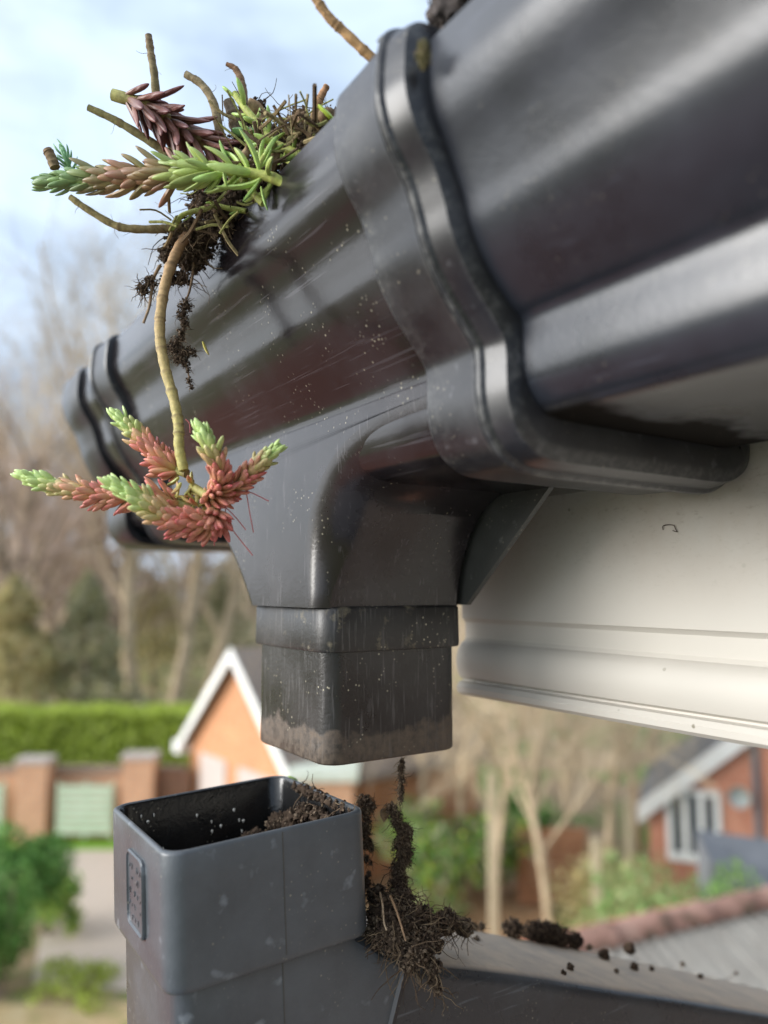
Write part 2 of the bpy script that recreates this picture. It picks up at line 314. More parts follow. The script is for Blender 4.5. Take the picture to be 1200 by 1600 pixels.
# funnel
def funnel():
    mb = MB(); yf, yb = .1405, .2120; zt = .0650
    # front and back plates with curved right-hand and left-hand edges
    def side(sg, back=False):   # x offsets from the spout centre at heights
        base = [(.0325, -.0073), (.0345, .004), (.0385, .015), (.0445, .0255), (.0520, .0335), (.0650, .0392), (.0850, .0422), (.1290, .0430)]
        return [(-.2905+sg*a, b) for a, b in base]
    R = side(1)
    Lf = [(-.3235, -.0073), (-.3330, .004), (-.3415, .0125), (-.3520, .0215), (-.3620, .0300), (-.3700, .0370), (-.3715, .0480), (-.3720, .0590)]
    rs = cat_rom([(a, b, 0) for a, b in R], 5); ls = cat_rom([(a, b, 0) for a, b in Lf], 5)
    prof_y = []
    r = .006                     # rounded front edge
    sec = [(yf, 1.0)]
    rings = []
    for q_, (pr, pl) in enumerate(zip(rs, ls)):
        k = max(0, min(1, (pr.y+.0073)/.030)); r = .0072+.0100*k*k*(3-2*k); r2 = .0072; na = 8; z = pl.y
        tg = (rs[min(q_+1, len(rs)-1)]-rs[max(q_-1, 0)]).normalized(); nx, nz = -tg.y, tg.x      # into the solid
        if q_ == 0: nx, nz = -1, 0
        P0 = [(pr.x+nx*r*(1-math.sin(a*math.pi/2/na)), yf+r*(1-math.cos(a*math.pi/2/na)), pr.y+nz*r*(1-math.sin(a*math.pi/2/na))) for a in range(na+1)]
        cx = [(P0[0][0]-.0012, yf, P0[0][2])]+P0+[(pr.x, yf+r+.002, pr.y), (pr.x, yb-.004, pr.y), (pr.x-.004, yb, pr.y), (pl.x+.004, yb, z), (pl.x, yb-.004, z), (pl.x, yf+r2+.002, z)]
        cx += [(pl.x+r2-r2*math.cos(a*math.pi/2/na), yf+r2-r2*math.sin(a*math.pi/2/na), z) for a in range(na+1)]+[(pl.x+r2+.0012, yf, z)]
        rings.append([Vector((c_[0], c_[1], c_[2] if not rings else max(c_[2], rings[-1][i_].z+2e-5))) for i_, c_ in enumerate(cx)])
    for z, k in ((.0612, 0), (.0640, 0), (.0648, .0003), (.0655, .0012)):
        rings.append([Vector((p_.x, p_.y+(k if p_.y < .1500 else 0), max(p_.z, z))) for p_ in rings[-1]])
    mb.loft(rings, caps=False)
    return mb
fn = funnel().build('funnel', M_funnel, outl, 35)
for p_ in fn.data.polygons:
    if abs(p_.normal.y) > .9995: p_.use_smooth = False
mb = MB()
mb.add([(x, y, z) for y in (.2120, .2145) for x, z in ((-.2560, -.0068), (-.2055, .0390), (-.2700, .0390), (-.2700, -.0068))], [(0,1,2,3),(7,6,5,4),(0,4,5,1),(1,5,6,2),(2,6,7,3),(3,7,4,0)])
mb.build('back_web', M_web, outl, 30)
def rrect(cx, cy, h, r, z, n=6, hy=None):
    hy = hy or h; o = []
    for sx, sy, a0 in ((1,1,0),(-1,1,90),(-1,-1,180),(1,-1,270)):
        for i in range(n+1):
            a = R_(a0+90*i/n); o.append(Vector((cx+sx*(h-r)+r*math.cos(a), cy+sy*(hy-r)+r*math.sin(a), z)))
    return o
def sleeve(mb, cx, cy, spec, r=.006, M=None):     # spec: list of (half, z) outer then inner
    rings = [rrect(cx, cy, h, max(.001, r-(.0325-h if h < .031 else 0)), z) for h, z in spec]
    if M: rings = [[M @ p for p in q] for q in rings]
    mb.loft(rings, caps=False)
SX, SY = -.2905, .1775
mb = MB(); sleeve(mb, SX, SY, [(.0325, -.0068), (.0338, -.0072), (.0342, -.0080), (.0344, -.0230), (.0341, -.0241), (.0325, -.0245), (.0300, -.0245), (.0300, -.0068)], .0075)
mb.build('collar', M_coll, outl, 50)
mb = MB(); rs = []
sleeve(mb, SX, SY, [(.0322, -.0200)]+[(.0322, -.0243-.0415*i/8) for i in range(9)]+[(.0319, -.0664), (.0314, -.0668), (.0304, -.0667), (.0300, -.0660), (.0300, -.0200)], .0075)
mb.build('spout', M_spig, outl, 50)
# stop end beyond
se = empty('gutter_stop_end', (-.56, .176, .04), 'weathered black stop end capping the far left end of the gutter', 'gutter end cap')
mb = MB(); P = prof(U_PTS, 5); n = pnorm(P); s = 1 if n[len(n)//3].x < 0 else -1
rings = [[Vector((x, (p+q*s*d).x, (p+q*s*d).y-.007*max(0, (.09-p.y)/.06))) for p, q in zip(P, n)] for x, d in ((-.522,-.001),(-.522,.003),(-.526,.0042),(-.548,.0046),(-.562,.0046),(-.568,.003),(-.571,.0))]
mb.loft(rings, closed=False, caps=False); mb.add(rings[-1], [tuple(range(len(rings[-1])))]); mb.build('end_cap', M_union, se, 40)
mb = MB(); trough(mb, T_PTS, -.565, -.47, nx=3); mb.build('channel', M_trough, se, 50)

# ---------------------------------------------------------------- lower downpipe bend
SC = Vector((-.28298, .11918, -.08273)); SM = Matrix.Translation(SC) @ Euler((R_(2.367), R_(-1.394), R_(-1.322)), 'XYZ').to_matrix().to_4x4() @ Matrix.Diagonal((1.05, 1.05, 1.02, 1))
bend = empty('downpipe_bend', SC+Vector((0, 0, -.0414)), 'pale scuffed grey downpipe bend with open square socket, pulled away below the gutter outlet', 'downpipe')
mb = MB()
sleeve(mb, 0, 0, [(.0335, -.043), (.0350, -.0423), (.0354, -.0412)]+[(.0355, -.0400+.0388*i/5) for i in range(6)]+[(.0353, -.0004), (.0347, 0), (.0340, 0), (.0336, -.0004)], .0065, SM)
mb.build('socket', M_shoe, bend, 50)
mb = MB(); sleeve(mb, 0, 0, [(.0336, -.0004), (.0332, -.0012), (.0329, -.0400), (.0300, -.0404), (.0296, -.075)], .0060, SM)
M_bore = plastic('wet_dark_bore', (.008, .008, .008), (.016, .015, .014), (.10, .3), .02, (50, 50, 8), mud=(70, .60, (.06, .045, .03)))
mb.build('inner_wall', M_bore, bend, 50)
rnd = random.Random(77); mb = MB()
for i in range(16):
    y = -.0325 if i < 0 else None; a_ = rnd.uniform(-.026, .026); z_ = rnd.uniform(-.026, -.004); c_ = SM @ (Vector((-.0326, a_, z_)))
    rad_ = rnd.uniform(.0003, .0008); vs, fs = [], []
    mb.tube([c_, c_+Vector((.0002, 0, -.0005)), c_+Vector((.0002, 0, -.0014))], [rad_*.6, rad_, rad_*.3], 7)
mb.build('droplets', simple('milky_drops', [(.45, .42, .36), (.6, .58, .52)], 300, .15, spec=.6), bend, 60)
# inner well (dark stop and pipe bore)
AD = Vector((0, .9312, -.3645)); AN = Vector((0, -.3645, -.9312))
mb = MB(); H = .0322
def ring_at(c, u, h=H, r=.006, n=6):   # ring in plane spanned by x and u
    return [SM @ (Vector((p.x, 0, 0)) + c + u*p.y) for p in rrect(0, 0, h, r, 0, n)]
# body: side outline from the socket down the back, round the heel and up to the seam of the arm
EP = [(-.0344, -.0405), (.0344, -.0405), (.0326, -.0437), (.0500, -.0570), (.0262, -.1180), (.0100, -.1230), (-.0120, -.1215), (-.0265, -.1120), (-.0322, -.0960), (-.0322, -.0445)]
EI = [(1, 0), (-1, 0), (-.8, -.3), (-.3645, -.9312), (.3645, .9312), (.1, 1), (.3, 1), (.7, .7), (1, .3), (1, 0)]; rings = []
for xx, ins in [(-.0322, .006), (-.0315, .0032), (-.0297, .0012), (-.0268, 0), (.0268, 0), (.0297, .0012), (.0315, .0032), (.0322, .006)]:
    rings.append([SM @ Vector((xx, a+ins*i0, b+ins*i1)) for (a, b), (i0, i1) in zip(EP, EI)])
mb.loft(rings); mb.build('elbow', M_shoe, bend, 28)
u1 = Vector((0, math.cos(R_(68.6)), math.sin(R_(68.6)))); c1 = Vector((0, .0500, -.0570))-u1*H
mb = MB(); mb.loft([ring_at(c1+AD*q, u1, H+e, .007) for q, e in ((-.001, 0), (-.0002, .0013), (.0012, .0013), (.002, 0))], caps=False); mb.build('seam_rib', M_union, bend, 50)
mb = MB(); arm = []
for i in range(26):
    q = .45*i/25; arm.append((c1+AD*(q+.001)+Vector((0, 0, -.10*q*q+.0)) + u1*(.0008*math.sin(min(1, q/.1)*math.pi)), u1))
L0 = arm[-1][0]
mb.loft([ring_at(c, u, H-.0004) for c, u in arm], caps=False); mb.build('arm', M_arm, bend, 50)
mb = MB(); c2 = L0
rr = []
for i in range(7):
    aa = R_(68.6)*(1-i/6); u = Vector((0, math.cos(aa), math.sin(aa))); hinge = L0 - u1*H; rr.append(ring_at(hinge+u*H, u, H+.002))
mb.loft(rr, caps=False); mb.build('lower_bend', M_arm, bend, 50)
mb = MB(); hy = (SM @ (L0-u1*H+Vector((0, H, 0)))); 
mb.loft([rrect(hy.x, hy.y, H, .006, z) for z in (hy.z-.002, -CZ+.15)], caps=False); mb.build('downpipe', M_arm, bend, 50)
# label plate on the front face of the socket, moulding line on the right face
mb = MB()
pl = rrect(.0035, 0, .0100, .003, 0, 5, hy=.0128)
def on_front(p, y): return SM @ Vector((p.x, y, p.y-.0205))
mb.loft([[on_front(Vector((p.x*s_, p.y*s_, 0)) if False else Vector((.0035+(p.x-.0035)*s_, p.y*s_)), y) for p in pl] for s_, y in ((1.0, -.0350), (1.0, -.0363), (.97, -.0368), (.93, -.0368), (.90, -.0362))])
plate = mb.build('label_plate', M_shoe, bend, 35)
mb = MB(); rnd = random.Random(5)
for row, z0 in enumerate((.0068, .0028, -.0016, -.0060, -.0100)):
    for k in range(5):
        if rnd.random() < .3: continue
        x0 = .0035-.0075+k*.0032+rnd.uniform(-.0003, .0003); hgt = .0022
        for st in range(rnd.choice((2, 3))):
            a_ = (x0+rnd.uniform(0, .0018), z0+rnd.uniform(0, hgt)); b_ = (x0+rnd.uniform(0, .0018), z0+rnd.uniform(0, hgt)) if st else (a_[0], z0+hgt-(a_[1]-z0))
            q = [on_front(Vector(a_), -.0364), on_front(Vector(b_), -.0364)]
            if (q[0]-q[1]).length > .0005: mb.tube(q, .00012, 5)
mb.build('raised_marks', M_shoe, bend, 50)
mb = MB(); mb.box((.0354, .0026, -.0400), (.03562, .0030, -.0008), SM); mb.build('mould_line', M_web, bend, 0)
mb = MB(); mb.box((.0321, .0026, -.12), (.03235, .0030, -.0430), SM); mb.build('mould_line', M_web, bend, 0)

# ---------------------------------------------------------------- our house: fascia, soffit, wall, roof
house = empty('brick_house', (1.0, 3.0, -CZ), 'brick house whose white fascia board carries the black gutter', 'house')
FY = .2505
M_fas, t, p = mat('aged_white_pvc'); ge = nd(t, 'ShaderNodeNewGeometry'); v = ge.outputs['Position']; sx = nd(t, 'ShaderNodeSeparateXYZ'); t.links.new(v, sx.inputs[0])
c = ramp(t, noise_t(t, v, 9, 5), [(.3, (.45, .42, .37)), (.7, (.49, .46, .41))])
mr = nd(t, 'ShaderNodeMapRange'); mr.inputs['From Min'].default_value = CZ-.01; mr.inputs['From Max'].default_value = CZ+.05; t.links.new(sx.outputs[2], mr.inputs[0])
st = mix(t, 1, mr.outputs[0], ramp(t, noise_t(t, v, 22, 6, .7), [(.40, g(0)), (.66, g(.6))]), 'MULTIPLY'); c = mix(t, st, c, (.36, .27, .20))
hair = mix(t, 1, mr.outputs[0], ramp(t, noise_t(t, v, 300, 6, .8, (.8, 1, 1.6)), [(.55, g(0)), (.70, g(.55))]), 'MULTIPLY'); c = mix(t, hair, c, (.17, .12, .08))
vo = nd(t, 'ShaderNodeTexVoronoi', Scale=95); t.links.new(v, vo.inputs['Vector']); sp = mix(t, 1, ramp(t, vo.outputs['Distance'], [(.055, g(1)), (.09, g(0))]), ramp(t, noise_t(t, v, 30, 2), [(.5, g(0)), (.6, g(1))]), 'MULTIPLY'); c = mix(t, sp, c, (.22, .2, .15))
t.links.new(c, p.inputs['Base Color']); p.inputs['Roughness'].default_value = .6
F_PTS = [(0,.17),(0,.06),(0,.0),(0,-.0148),(.0012,-.0156),(.0022,-.0170),(.0022,-.0245),(.0012,-.0262),(-.0008,-.0272),(-.0028,-.0300),(-.0040,-.0345),(-.0036,-.0400),(-.0018,-.0438),(.0004,-.0450),(.0004,-.0458),(-.0024,-.0464),(-.0038,-.0485),(-.0034,-.0510),(-.0010,-.0527),(.003,-.0530),(.018,-.0530),(.018,.17)]
mb = MB(); mb.loft([[Vector((x, FY+a, b)) for a, b in F_PTS] for x in (-.306, -.1, .3, 6)]); mb.build('fascia_board', M_fas, house, 30)
mb = MB(); mb.box((-.306, FY+.0185, -.035), (6, .645, -.025)); mb.build('soffit', M_white, house, 0)
mb = MB(); mb.box((-.31, FY+.02, -.045), (-.290, .64, .16)); mb.build('box_end', M_white, house, 0)
mb = MB(); mb.box((-.1, .65, -CZ), (6, 6.65, -.02)); mb.build('wall', brick('dull_brown_brick', (.26, .19, .15), (.21, .15, .12), (.34, .31, .28)), house, 0)
mb = MB(); pit = R_(33)
for r_ in range(11):
    for c_ in range(22):
        s0 = r_*.32; x0 = -.30+c_*.3
        y0 = .16+s0*math.cos(pit)+.04; z0 = .150+s0*math.sin(pit); 
        M = Matrix.Translation((x0, y0, z0+.014)) @ Matrix.Rotation(pit-.04, 4, 'X')
        mb.box((0, 0, 0), (.297, .40, .014), M)
mb.build('roof', M_tile, house, 0)

# ---------------------------------------------------------------- soil and plants
ICO = None
def ico():
    global ICO
    if ICO is None:
        bm = bmesh.new(); bmesh.ops.create_icosphere(bm, subdivisions=1, radius=1); ICO = ([v.co.copy() for v in bm.verts], [tuple(v.index for v in f.verts) for f in bm.faces]); bm.free()
    return ICO
BROWN = [(.070, .048, .033), (.11, .076, .052), (.15, .108, .074), (.045, .031, .023), (.20, .15, .105)]
def grain(mb, c, r, rnd, cols=BROWN):
    vs, fs = ico(); q = Euler((rnd.uniform(0, 6), rnd.uniform(0, 6), rnd.uniform(0, 6))).to_matrix(); s = Vector((rnd.uniform(.6, 1.3), rnd.uniform(.6, 1.3), rnd.uniform(.6, 1.3)))
    mb.add([c + q @ Vector((v.x*s.x, v.y*s.y, v.z*s.z))*r*rnd.uniform(.7, 1.15) for v in vs], fs, rnd.choice(cols))
def fibre(mb, p, L, r, rnd, dirn=None, cols=((.16, .11, .07), (.22, .16, .10), (.09, .06, .04)), wob=.5):
    d = (dirn or Vector((rnd.gauss(0, 1), rnd.gauss(0, 1), rnd.gauss(-.6, 1)))).normalized(); k = 6; pts = [p.copy()]
    for i in range(k):
        d = (d + Vector((rnd.gauss(0, wob), rnd.gauss(0, wob), rnd.gauss(-.1, wob)))*.6).normalized(); pts.append(pts[-1]+d*L/k)
    mb.tube(pts, [r*(1-.6*i/k) for i in range(k+1)], 4, True, rnd.choice(cols))
def lump(mb, c, r, rnd, sub=4, col=(.045, .031, .021), amp=.35, sc=(1, 1, 1)):
    bm = bmesh.new(); bmesh.ops.create_icosphere(bm, subdivisions=sub, radius=1); off = Vector((rnd.uniform(0, 50),)*3); vs = []
    for v in bm.verts:
        k = 1+amp*(noise.noise(v.co*1.6+off)+.6*noise.noise(v.co*4+off)+.4*noise.noise(v.co*9+off)); vs.append(c+Vector((v.co.x*sc[0], v.co.y*sc[1], v.co.z*sc[2]))*r*k)
    fs = [tuple(v.index for v in f.verts) for f in bm.faces]; bm.free(); mb.add(vs, fs, col)
def clump(name, label, cat, blobs, seed, grains=500, gs=(.0004, .0013), fib=40, fl=(.006, .02), fr=(.00012, .0003), cols=BROWN, core=.72, group=None, fdir=None):
    rnd = random.Random(seed); mb = MB(); W = sum(b[1]**2 for b in blobs)
    for c, r, *q in blobs:
        sc = q[0] if q else (1, 1, 1)
        if core: lump(mb, c, r*core, rnd, 4 if r > .003 else 3, cols[0], .4, sc)
        for i in range(int(grains*1.9*r*r/W)):
            d = Vector((rnd.gauss(0, 1), rnd.gauss(0, 1), rnd.gauss(0, 1))).normalized()*r*(.55+.55*rnd.random()**.7)
            grain(mb, c+Vector((d.x*sc[0], d.y*sc[1], d.z*sc[2])), gs[0]*.7+(gs[1]-gs[0])*rnd.random()**2.2*.9, rnd, cols)
        for i in range(int(fib*r*r/W)+1):
            d = Vector((rnd.gauss(0, 1), rnd.gauss(0, 1), rnd.gauss(0, 1))).normalized()*r*.8
            fibre(mb, c+d, rnd.uniform(*fl), rnd.uniform(*fr), rnd, (d.normalized()+Vector((0, 0, -.5))) if fdir is None else fdir)
    o = mb.build(name, M_soil, None, 60, recalc=False, world=blobs[0][0]); return tag(o, label, cat, group)
YZ = .108
# heap in the outlet trough, spilling over the front lip
heap = []
for px, py, f, r in [(520,225,.268,.007),(490,225,.275,.008),(455,225,.285,.008),(425,235,.295,.009),(400,215,.305,.008),(390,185,.306,.004),(405,165,.306,.003),(360,250,.31,.009),(345,290,.31,.010),(330,320,.31,.009),(400,280,.295,.009),(365,325,.298,.008),(350,350,.297,.006),(320,365,.303,.007),(300,360,.303,.0065),(280,375,.303,.0055),(265,400,.305,.005),(295,400,.305,.006),(315,395,.305,.005),(265,435,.306,.0035),(285,435,.307,.0035),(300,410,.308,.005),(520,190,.275,.005),(470,190,.285,.005)]:
    heap.append((D(px, py, f), r))
clump('soil_heap', 'dark rooty soil heaped in the gutter and spilling over its front lip among the succulents', 'soil', heap, 3, 3600, (.0004, .0012), 420, (.006, .018))
clump('soil_clump', 'small dark spiky clod of soil dangling left of the thick bare plant stem', 'soil', [(D(223, 452, .303), .0024), (D(235, 440, .303), .0022)], 4, 110, (.0004, .0009), 34, (.003, .007))
hang = [(D(290, 478, .302), .0030), (D(285, 492, .302), .0024), (D(288, 503, .302), .0020), (D(284, 517, .302), .0018), (D(276, 535, .302), .0026), (D(294, 578, .302), .0012), (D(288, 566, .302), .0022), (D(283, 525, .302), .0016), (D(270, 545, .302), .0028), (D(285, 552, .302), .0030), (D(298, 550, .302), .0022), (D(277, 562, .302), .0024), (D(295, 595, .302), .0014), (D(300, 605, .302), .001), (D(288, 510, .302), .0012)]
clump('soil_clump', 'stringy dark root and soil strand hanging on the gutter front beside the thick stem', 'soil', hang, 5, 700, (.00025, .0007), 90, (.0015, .0045), (.0001, .0002), core=.55)
clump('soil_heap', 'speckled grey pink grit and moss heaped behind the rim of the nearest gutter', 'debris', [(D(720, 6, .205), .0085), (D(700, 26, .208), .0055), (D(692, 44, .21), .004), (D(735, -5, .205), .008), (D(760, -35, .20), .010), (D(698, 48, .212), .004)], 6, 1500, (.0003, .0007), 20, (.002, .004), cols=[(.10, .085, .08), (.30, .25, .23), (.05, .04, .04), (.42, .36, .33), (.2, .16, .13)], core=.95)
MOSS = [(.15, .13, .06), (.22, .19, .10), (.10, .10, .04), (.30, .27, .17)]
clump('moss_tuft', 'olive moss tuft wedged between the near union clip and the gutter lip', 'moss', [(D(662, 72, .190), .0017), (D(662, 88, .190), .0019), (D(663, 100, .190), .0015)], 7, 160, (.0002, .0006), 12, (.001, .002), cols=MOSS)
clump('moss_tuft', 'tiny mossy crumb on top of the union clip beside its seam', 'moss', [(D(598, 64, .203), .0011), (D(599, 76, .202), .0008)], 8, 60, (.0002, .0005), 4, (.001, .002), cols=MOSS)
rnd = random.Random(91); mb = MB()
for i in range(90):
    px, py = rnd.choice([(400, 240, ), (440, 225), (480, 210), (360, 290), (330, 330), (300, 350), (420, 200), (500, 200)]); px += rnd.gauss(0, 22); py += rnd.gauss(0, 16)
    if py > 340-(px-300)*.55+45: continue
    a_ = D(px, py, .292-(px-300)*.00014-.006*rnd.random()); d_ = Vector((rnd.gauss(0, 1), rnd.gauss(0, 1), rnd.gauss(.1, .6))).normalized(); L_ = rnd.uniform(.005, .018); c_ = rnd.choice([(.30, .22, .12), (.22, .15, .09), (.40, .32, .17), (.36, .36, .13), (.16, .11, .07)])
    mb.tube(cat_rom([a_, a_+d_*L_*.5+Vector((0, 0, rnd.uniform(-.002, .002))), a_+d_*L_], 3), rnd.uniform(.0002, .0008), 5, True, c_)
tag(mb.build('plant_litter', M_soil, None, 60, recalc=False, world=D(400, 240, .29)), 'dead stalks and fibres matted over the soil in the gutter', 'plant litter', kind='stuff')
def at_fascia(px, py): d = D(px, py, 1); return d*((FY-.0006)/d.y)
mb = MB(); mb.tube(cat_rom([at_fascia(*q) for q in ((1036, 828), (1036, 822), (1044, 820), (1053, 821), (1055, 826), (1058, 831), (1051, 829))], 4), .00016, 5, True, (.09, .06, .05))
tag(mb.build('fibre', M_soil, None, 60, recalc=False, world=at_fascia(1045, 825)), 'tiny dark curled fibre stuck on the white fascia under the union', 'debris')
# below the spout
rt_ = random.Random(19)
tail = [(D(627+rt_.uniform(-2, 2), 1188+i*6, .315), .0011+.0003*(i % 3)) for i in range(11)] + [(D(612+q*4+rt_.uniform(-5, 5), 1262+q*8, .315), rt_.uniform(.0022, .0036)) for q in range(5)] + [(D(629+rt_.uniform(-9, 9), 1298+i*6, .315), rt_.uniform(.0016, .0036)) for i in range(14)] + [(D(618, 1380, .312), .003), (D(628, 1392, .31), .0034)]
clump('soil_clump', 'thin brown rope of roots and soil hanging under the square spout', 'soil', tail, 11, 2200, (.00022, .0007), 420, (.002, .006), (.0001, .00022), core=.6)
clump('soil_clump', 'crumbly soil stuck down the right outer corner of the open socket', 'soil', [(D(569+rt_.uniform(-4, 9)+(6 if k > 8 else 0), 1252+k*7.5, .318), rt_.uniform(.0012, .0031)*(1 if k < 10 else .75)) for k in range(19) if k not in (11, 14)], 12, 900, (.00022, .0007), 260, (.0015, .0045), (.0001, .00022), core=.65)
mound = [(D(590,1400,.305),.004),(D(600,1430,.29),.006),(D(625,1415,.30),.006),(D(640,1450,.285),.007),(D(615,1460,.28),.007),(D(590,1460,.285),.005),(D(655,1440,.295),.006),(D(670,1470,.283),.005),(D(650,1490,.275),.005),(D(675,1510,.275),.003),(D(678,1535,.275),.002),(D(683,1550,.275),.0014),(D(640,1500,.272),.004),(D(700,1440,.31),.0045),(D(725,1450,.32),.0035),(D(690,1445,.305),.004)]
mound_tail = [((706,1440),.0026),((722,1446),.0030),((738,1452),.0024),((752,1449),.0018),((700,1462),.0018),((744,1470),.0014)]
clump('soil_heap', 'shaggy brown mound of soil and white roots on the arm beside the socket', 'soil', mound, 13, 3600, (.0004, .0012), 420, (.005, .016), core=.8)
def on_arm(px, py, up=.001):        # where a line of sight meets the arm's upper face
    d = SM.to_3x3().inverted() @ D(px, py, 1); o = SM.inverted() @ Vector((0, 0, 0)); nrm = u1; p0 = Vector((0, .05, -.057))
    t_ = (p0-o).dot(nrm)/d.dot(nrm)
    for it in range(12):
        y = (o+d*t_).y; q = max(0, (y-.05)/.9312); pp = p0+Vector((0, 0, -.10*q*q)); t_ = (pp-o).dot(nrm)/d.dot(nrm)
    return SM @ (o+d*t_+nrm*up)
clump('soil_heap', 'thin trail of dark soil spread from the mound along the arm', 'soil', [(on_arm(*q, .0006), r_) for q, r_ in mound_tail], 17, 420, (.0003, .0010), 30, (.002, .005))
big = [(on_arm(800, 1462, .003), .005), (on_arm(835, 1468, .003), .0062), (on_arm(868, 1474, .003), .0065), (on_arm(895, 1480, .003), .0045), (on_arm(850, 1470, .004), .006)]
clump('soil_clump', 'large dark crumbly soil lump lying on the far edge of the pipe arm', 'soil', big, 14, 900, (.0005, .0014), 20, (.003, .006), cols=BROWN[:4])
for i, (px, py, r, lab) in enumerate([(943,1497,.0031,'dark soil crumb on the pipe arm right of the large lump'),(982,1487,.0036,'long dark crumb of soil near the far edge of the arm'),(920,1483,.0018,'small soil crumb touching the right end of the large lump'),(990,1514,.0022,'flat oval soil crumb low on the middle of the arm'),(890,1514,.0016,'small soil crumb below the large lump on the arm'),(1018,1516,.0013,'little soil crumb right of the flat oval one'),(963,1519,.0010,'tiny soil crumb near the arm front edge'),(1066,1508,.0014,'lone soil crumb on the right part of the arm'),(1094,1528,.0015,'round soil crumb near the front edge at the right of the arm'),(880,1522,.0011,'speck of soil left of centre near the arm front edge'),(787,1450,.0018,'small clod above the left end of the large lump'),(735,1452,.0022,'clod at the left start of the arm face'),(1150,1522,.0012,'rightmost soil crumb on the arm')]):
    clump('soil_crumb', lab, 'soil crumb', [(on_arm(px, py, r*.5), r)], 40+i, 30, (.0003, .0008), 0, core=.85, group='soil crumbs scattered on the pipe arm', cols=BROWN[:4])
# soil inside the socket
bs = [(SM @ Vector((x, y, z)), r) for x, y, z, r in [(-.020,.026,-.016,.005),(-.010,.028,-.013,.005),(-.002,.029,-.008,.004),(.008,.030,-.007,.0035),(.016,.030,-.007,.003),(-.0,.016,-.026,.009),(.015,.018,-.026,.009),(-.018,.015,-.026,.010),(.022,.026,-.018,.006),(-.015,-.01,-.036,.010),(.01,-.012,-.040,.011),(.0,0,-.036,.012),(.031,.032,-.002,.0014),(.026,.034,-.002,.0014),(.021,.034,-.002,.0018),(.016,.034,-.002,.0020),(.011,.034,-.002,.0022),(.006,.034,-.002,.0024),(.001,.034,-.002,.0024),(-.004,.034,-.002,.0026),(-.009,.034,-.002,.0026),(-.014,.034,-.002,.0024),(-.019,.034,-.002,.0020)]]
clump('soil_heap', 'soil packed inside the open socket and over its far right corner', 'soil', bs, 15, 2600, (.0004, .0012), 160, (.004, .009), core=.9)

# stems
YG = (.42, .42, .10); TAN = (.34, .22, .10); OLV = (.26, .24, .09); BRN = (.20, .125, .065); ORG_ = (.50, .24, .12)
def lerp(a, b, t): return tuple(x+(y-x)*t for x, y in zip(a, b))
def stem_mesh(mb, pts, r0, r1, c0, c1, rnd, n=10, k=11, rings=True):
    P = cat_rom(pts, k); K = len(P); rad = []; cols = []
    for i in range(K):
        t_ = i/(K-1); rr = (r0+(r1-r0)*t_)*(1+.05*math.sin(i*.9+r0*9e4)+rnd.uniform(-.03, .03)); nodal = rnd.random() < .08; rad.append(rr*(1.13 if nodal else 1)); cols.append(lerp(lerp(c0, c1, t_), BRN, rnd.uniform(.45, .8) if nodal else rnd.uniform(0, .25)))
    mb.tube(P, rad, n, True, cols)
    return P
def twig(name, label, pix, r0, r1, c0, c1, seed, cat='twig', snag=2):
    rnd = random.Random(seed); mb = MB(); pts = [D(*p) for p in pix]; P = stem_mesh(mb, pts, r0, r1, c0, c1, rnd)
    for i in range(snag*3):
        j = rnd.randrange(1, len(P)-1); grain(mb, P[j]+Vector((rnd.gauss(0, 1), rnd.gauss(0, 1), rnd.gauss(0, 1))).normalized()*r0*.9, r0*.28, rnd, [BRN, (.12, .08, .04)])
    for i in range(snag):
        j = rnd.randrange(1, len(P)-1); fibre(mb, P[j], .006, .00012, rnd)
    return tag(mb.build(name, M_twig, None, 60, recalc=False, world=pts[-1]), label, cat, 'bare twigs sticking out of the gutter')
twig('twig', 'upright bare brown twig, tallest at the upper left, pointing into the sky', [(232,55,.30),(236,85,.30),(241,115,.30),(246,160,.302),(262,215,.305),(290,260,.307)], .00135, .0019, (.26,.20,.12), OLV, 21)
twig('twig', 'olive twig slanting down right from behind the purple sprig', [(138,168,.295),(180,188,.296),(225,215,.297),(262,240,.299),(300,270,.304),(335,300,.308)], .0013, .0022, OLV, (.22,.18,.10), 22)
twig('twig', 'curved hooked beige twig arching right of the purple sprig', [(290,116,.30),(315,132,.30),(333,160,.30),(342,200,.30),(352,245,.305)], .0014, .0019, (.36,.29,.17), (.26,.20,.11), 23)
twig('twig', 'thin broken twig with a frayed brown tip right of the hooked one', [(354,100,.305),(368,108,.305),(377,128,.305),(381,165,.305),(383,215,.306)], .0008, .0024, (.24,.12,.06), (.30,.22,.15), 24)
twig('twig', 'short stubby grey twig leaning left beside the frayed one', [(357,158,.304),(364,180,.304),(374,215,.305)], .0023, .0026, (.19,.15,.11), (.22,.17,.12), 25)
twig('twig', 'orange tipped short twig standing beside the gutter union', [(511,134,.270),(500,155,.270),(492,185,.270),(486,232,.270)], .0010, .0022, (.52,.26,.14), (.34,.27,.12), 26)
twig('twig', 'thick orange brown stem reaching down from the top edge to the union clip', [(478,-30,.235),(495,0,.235),(515,28,.236),(538,50,.237),(575,85,.238),(610,115,.24)], .0014, .0016, (.55,.34,.17), (.50,.30,.13), 27)
twig('root', 'long woody root curving below the green sprig and back to the gutter lip', [(110,308,.300),(135,326,.300),(180,352,.300),(215,358,.300),(265,357,.300),(320,352,.300),(358,340,.299),(376,334,.297)], .0013, .0019, (.36,.30,.12), (.17,.12,.075), 28, 'root', 5)
twig('twig', 'short olive stub among dead leaves near the gutter lip', [(462,190,.277),(458,215,.277),(452,240,.278)], .0019, .0022, (.30,.27,.12), (.30,.27,.12), 29)
twig('twig', 'brown cut stub half hidden behind the far end of the green sprig', [(74,234,.29),(80,246,.29),(86,262,.29)], .0018, .0020, (.26,.17,.09), (.24,.18,.10), 30)
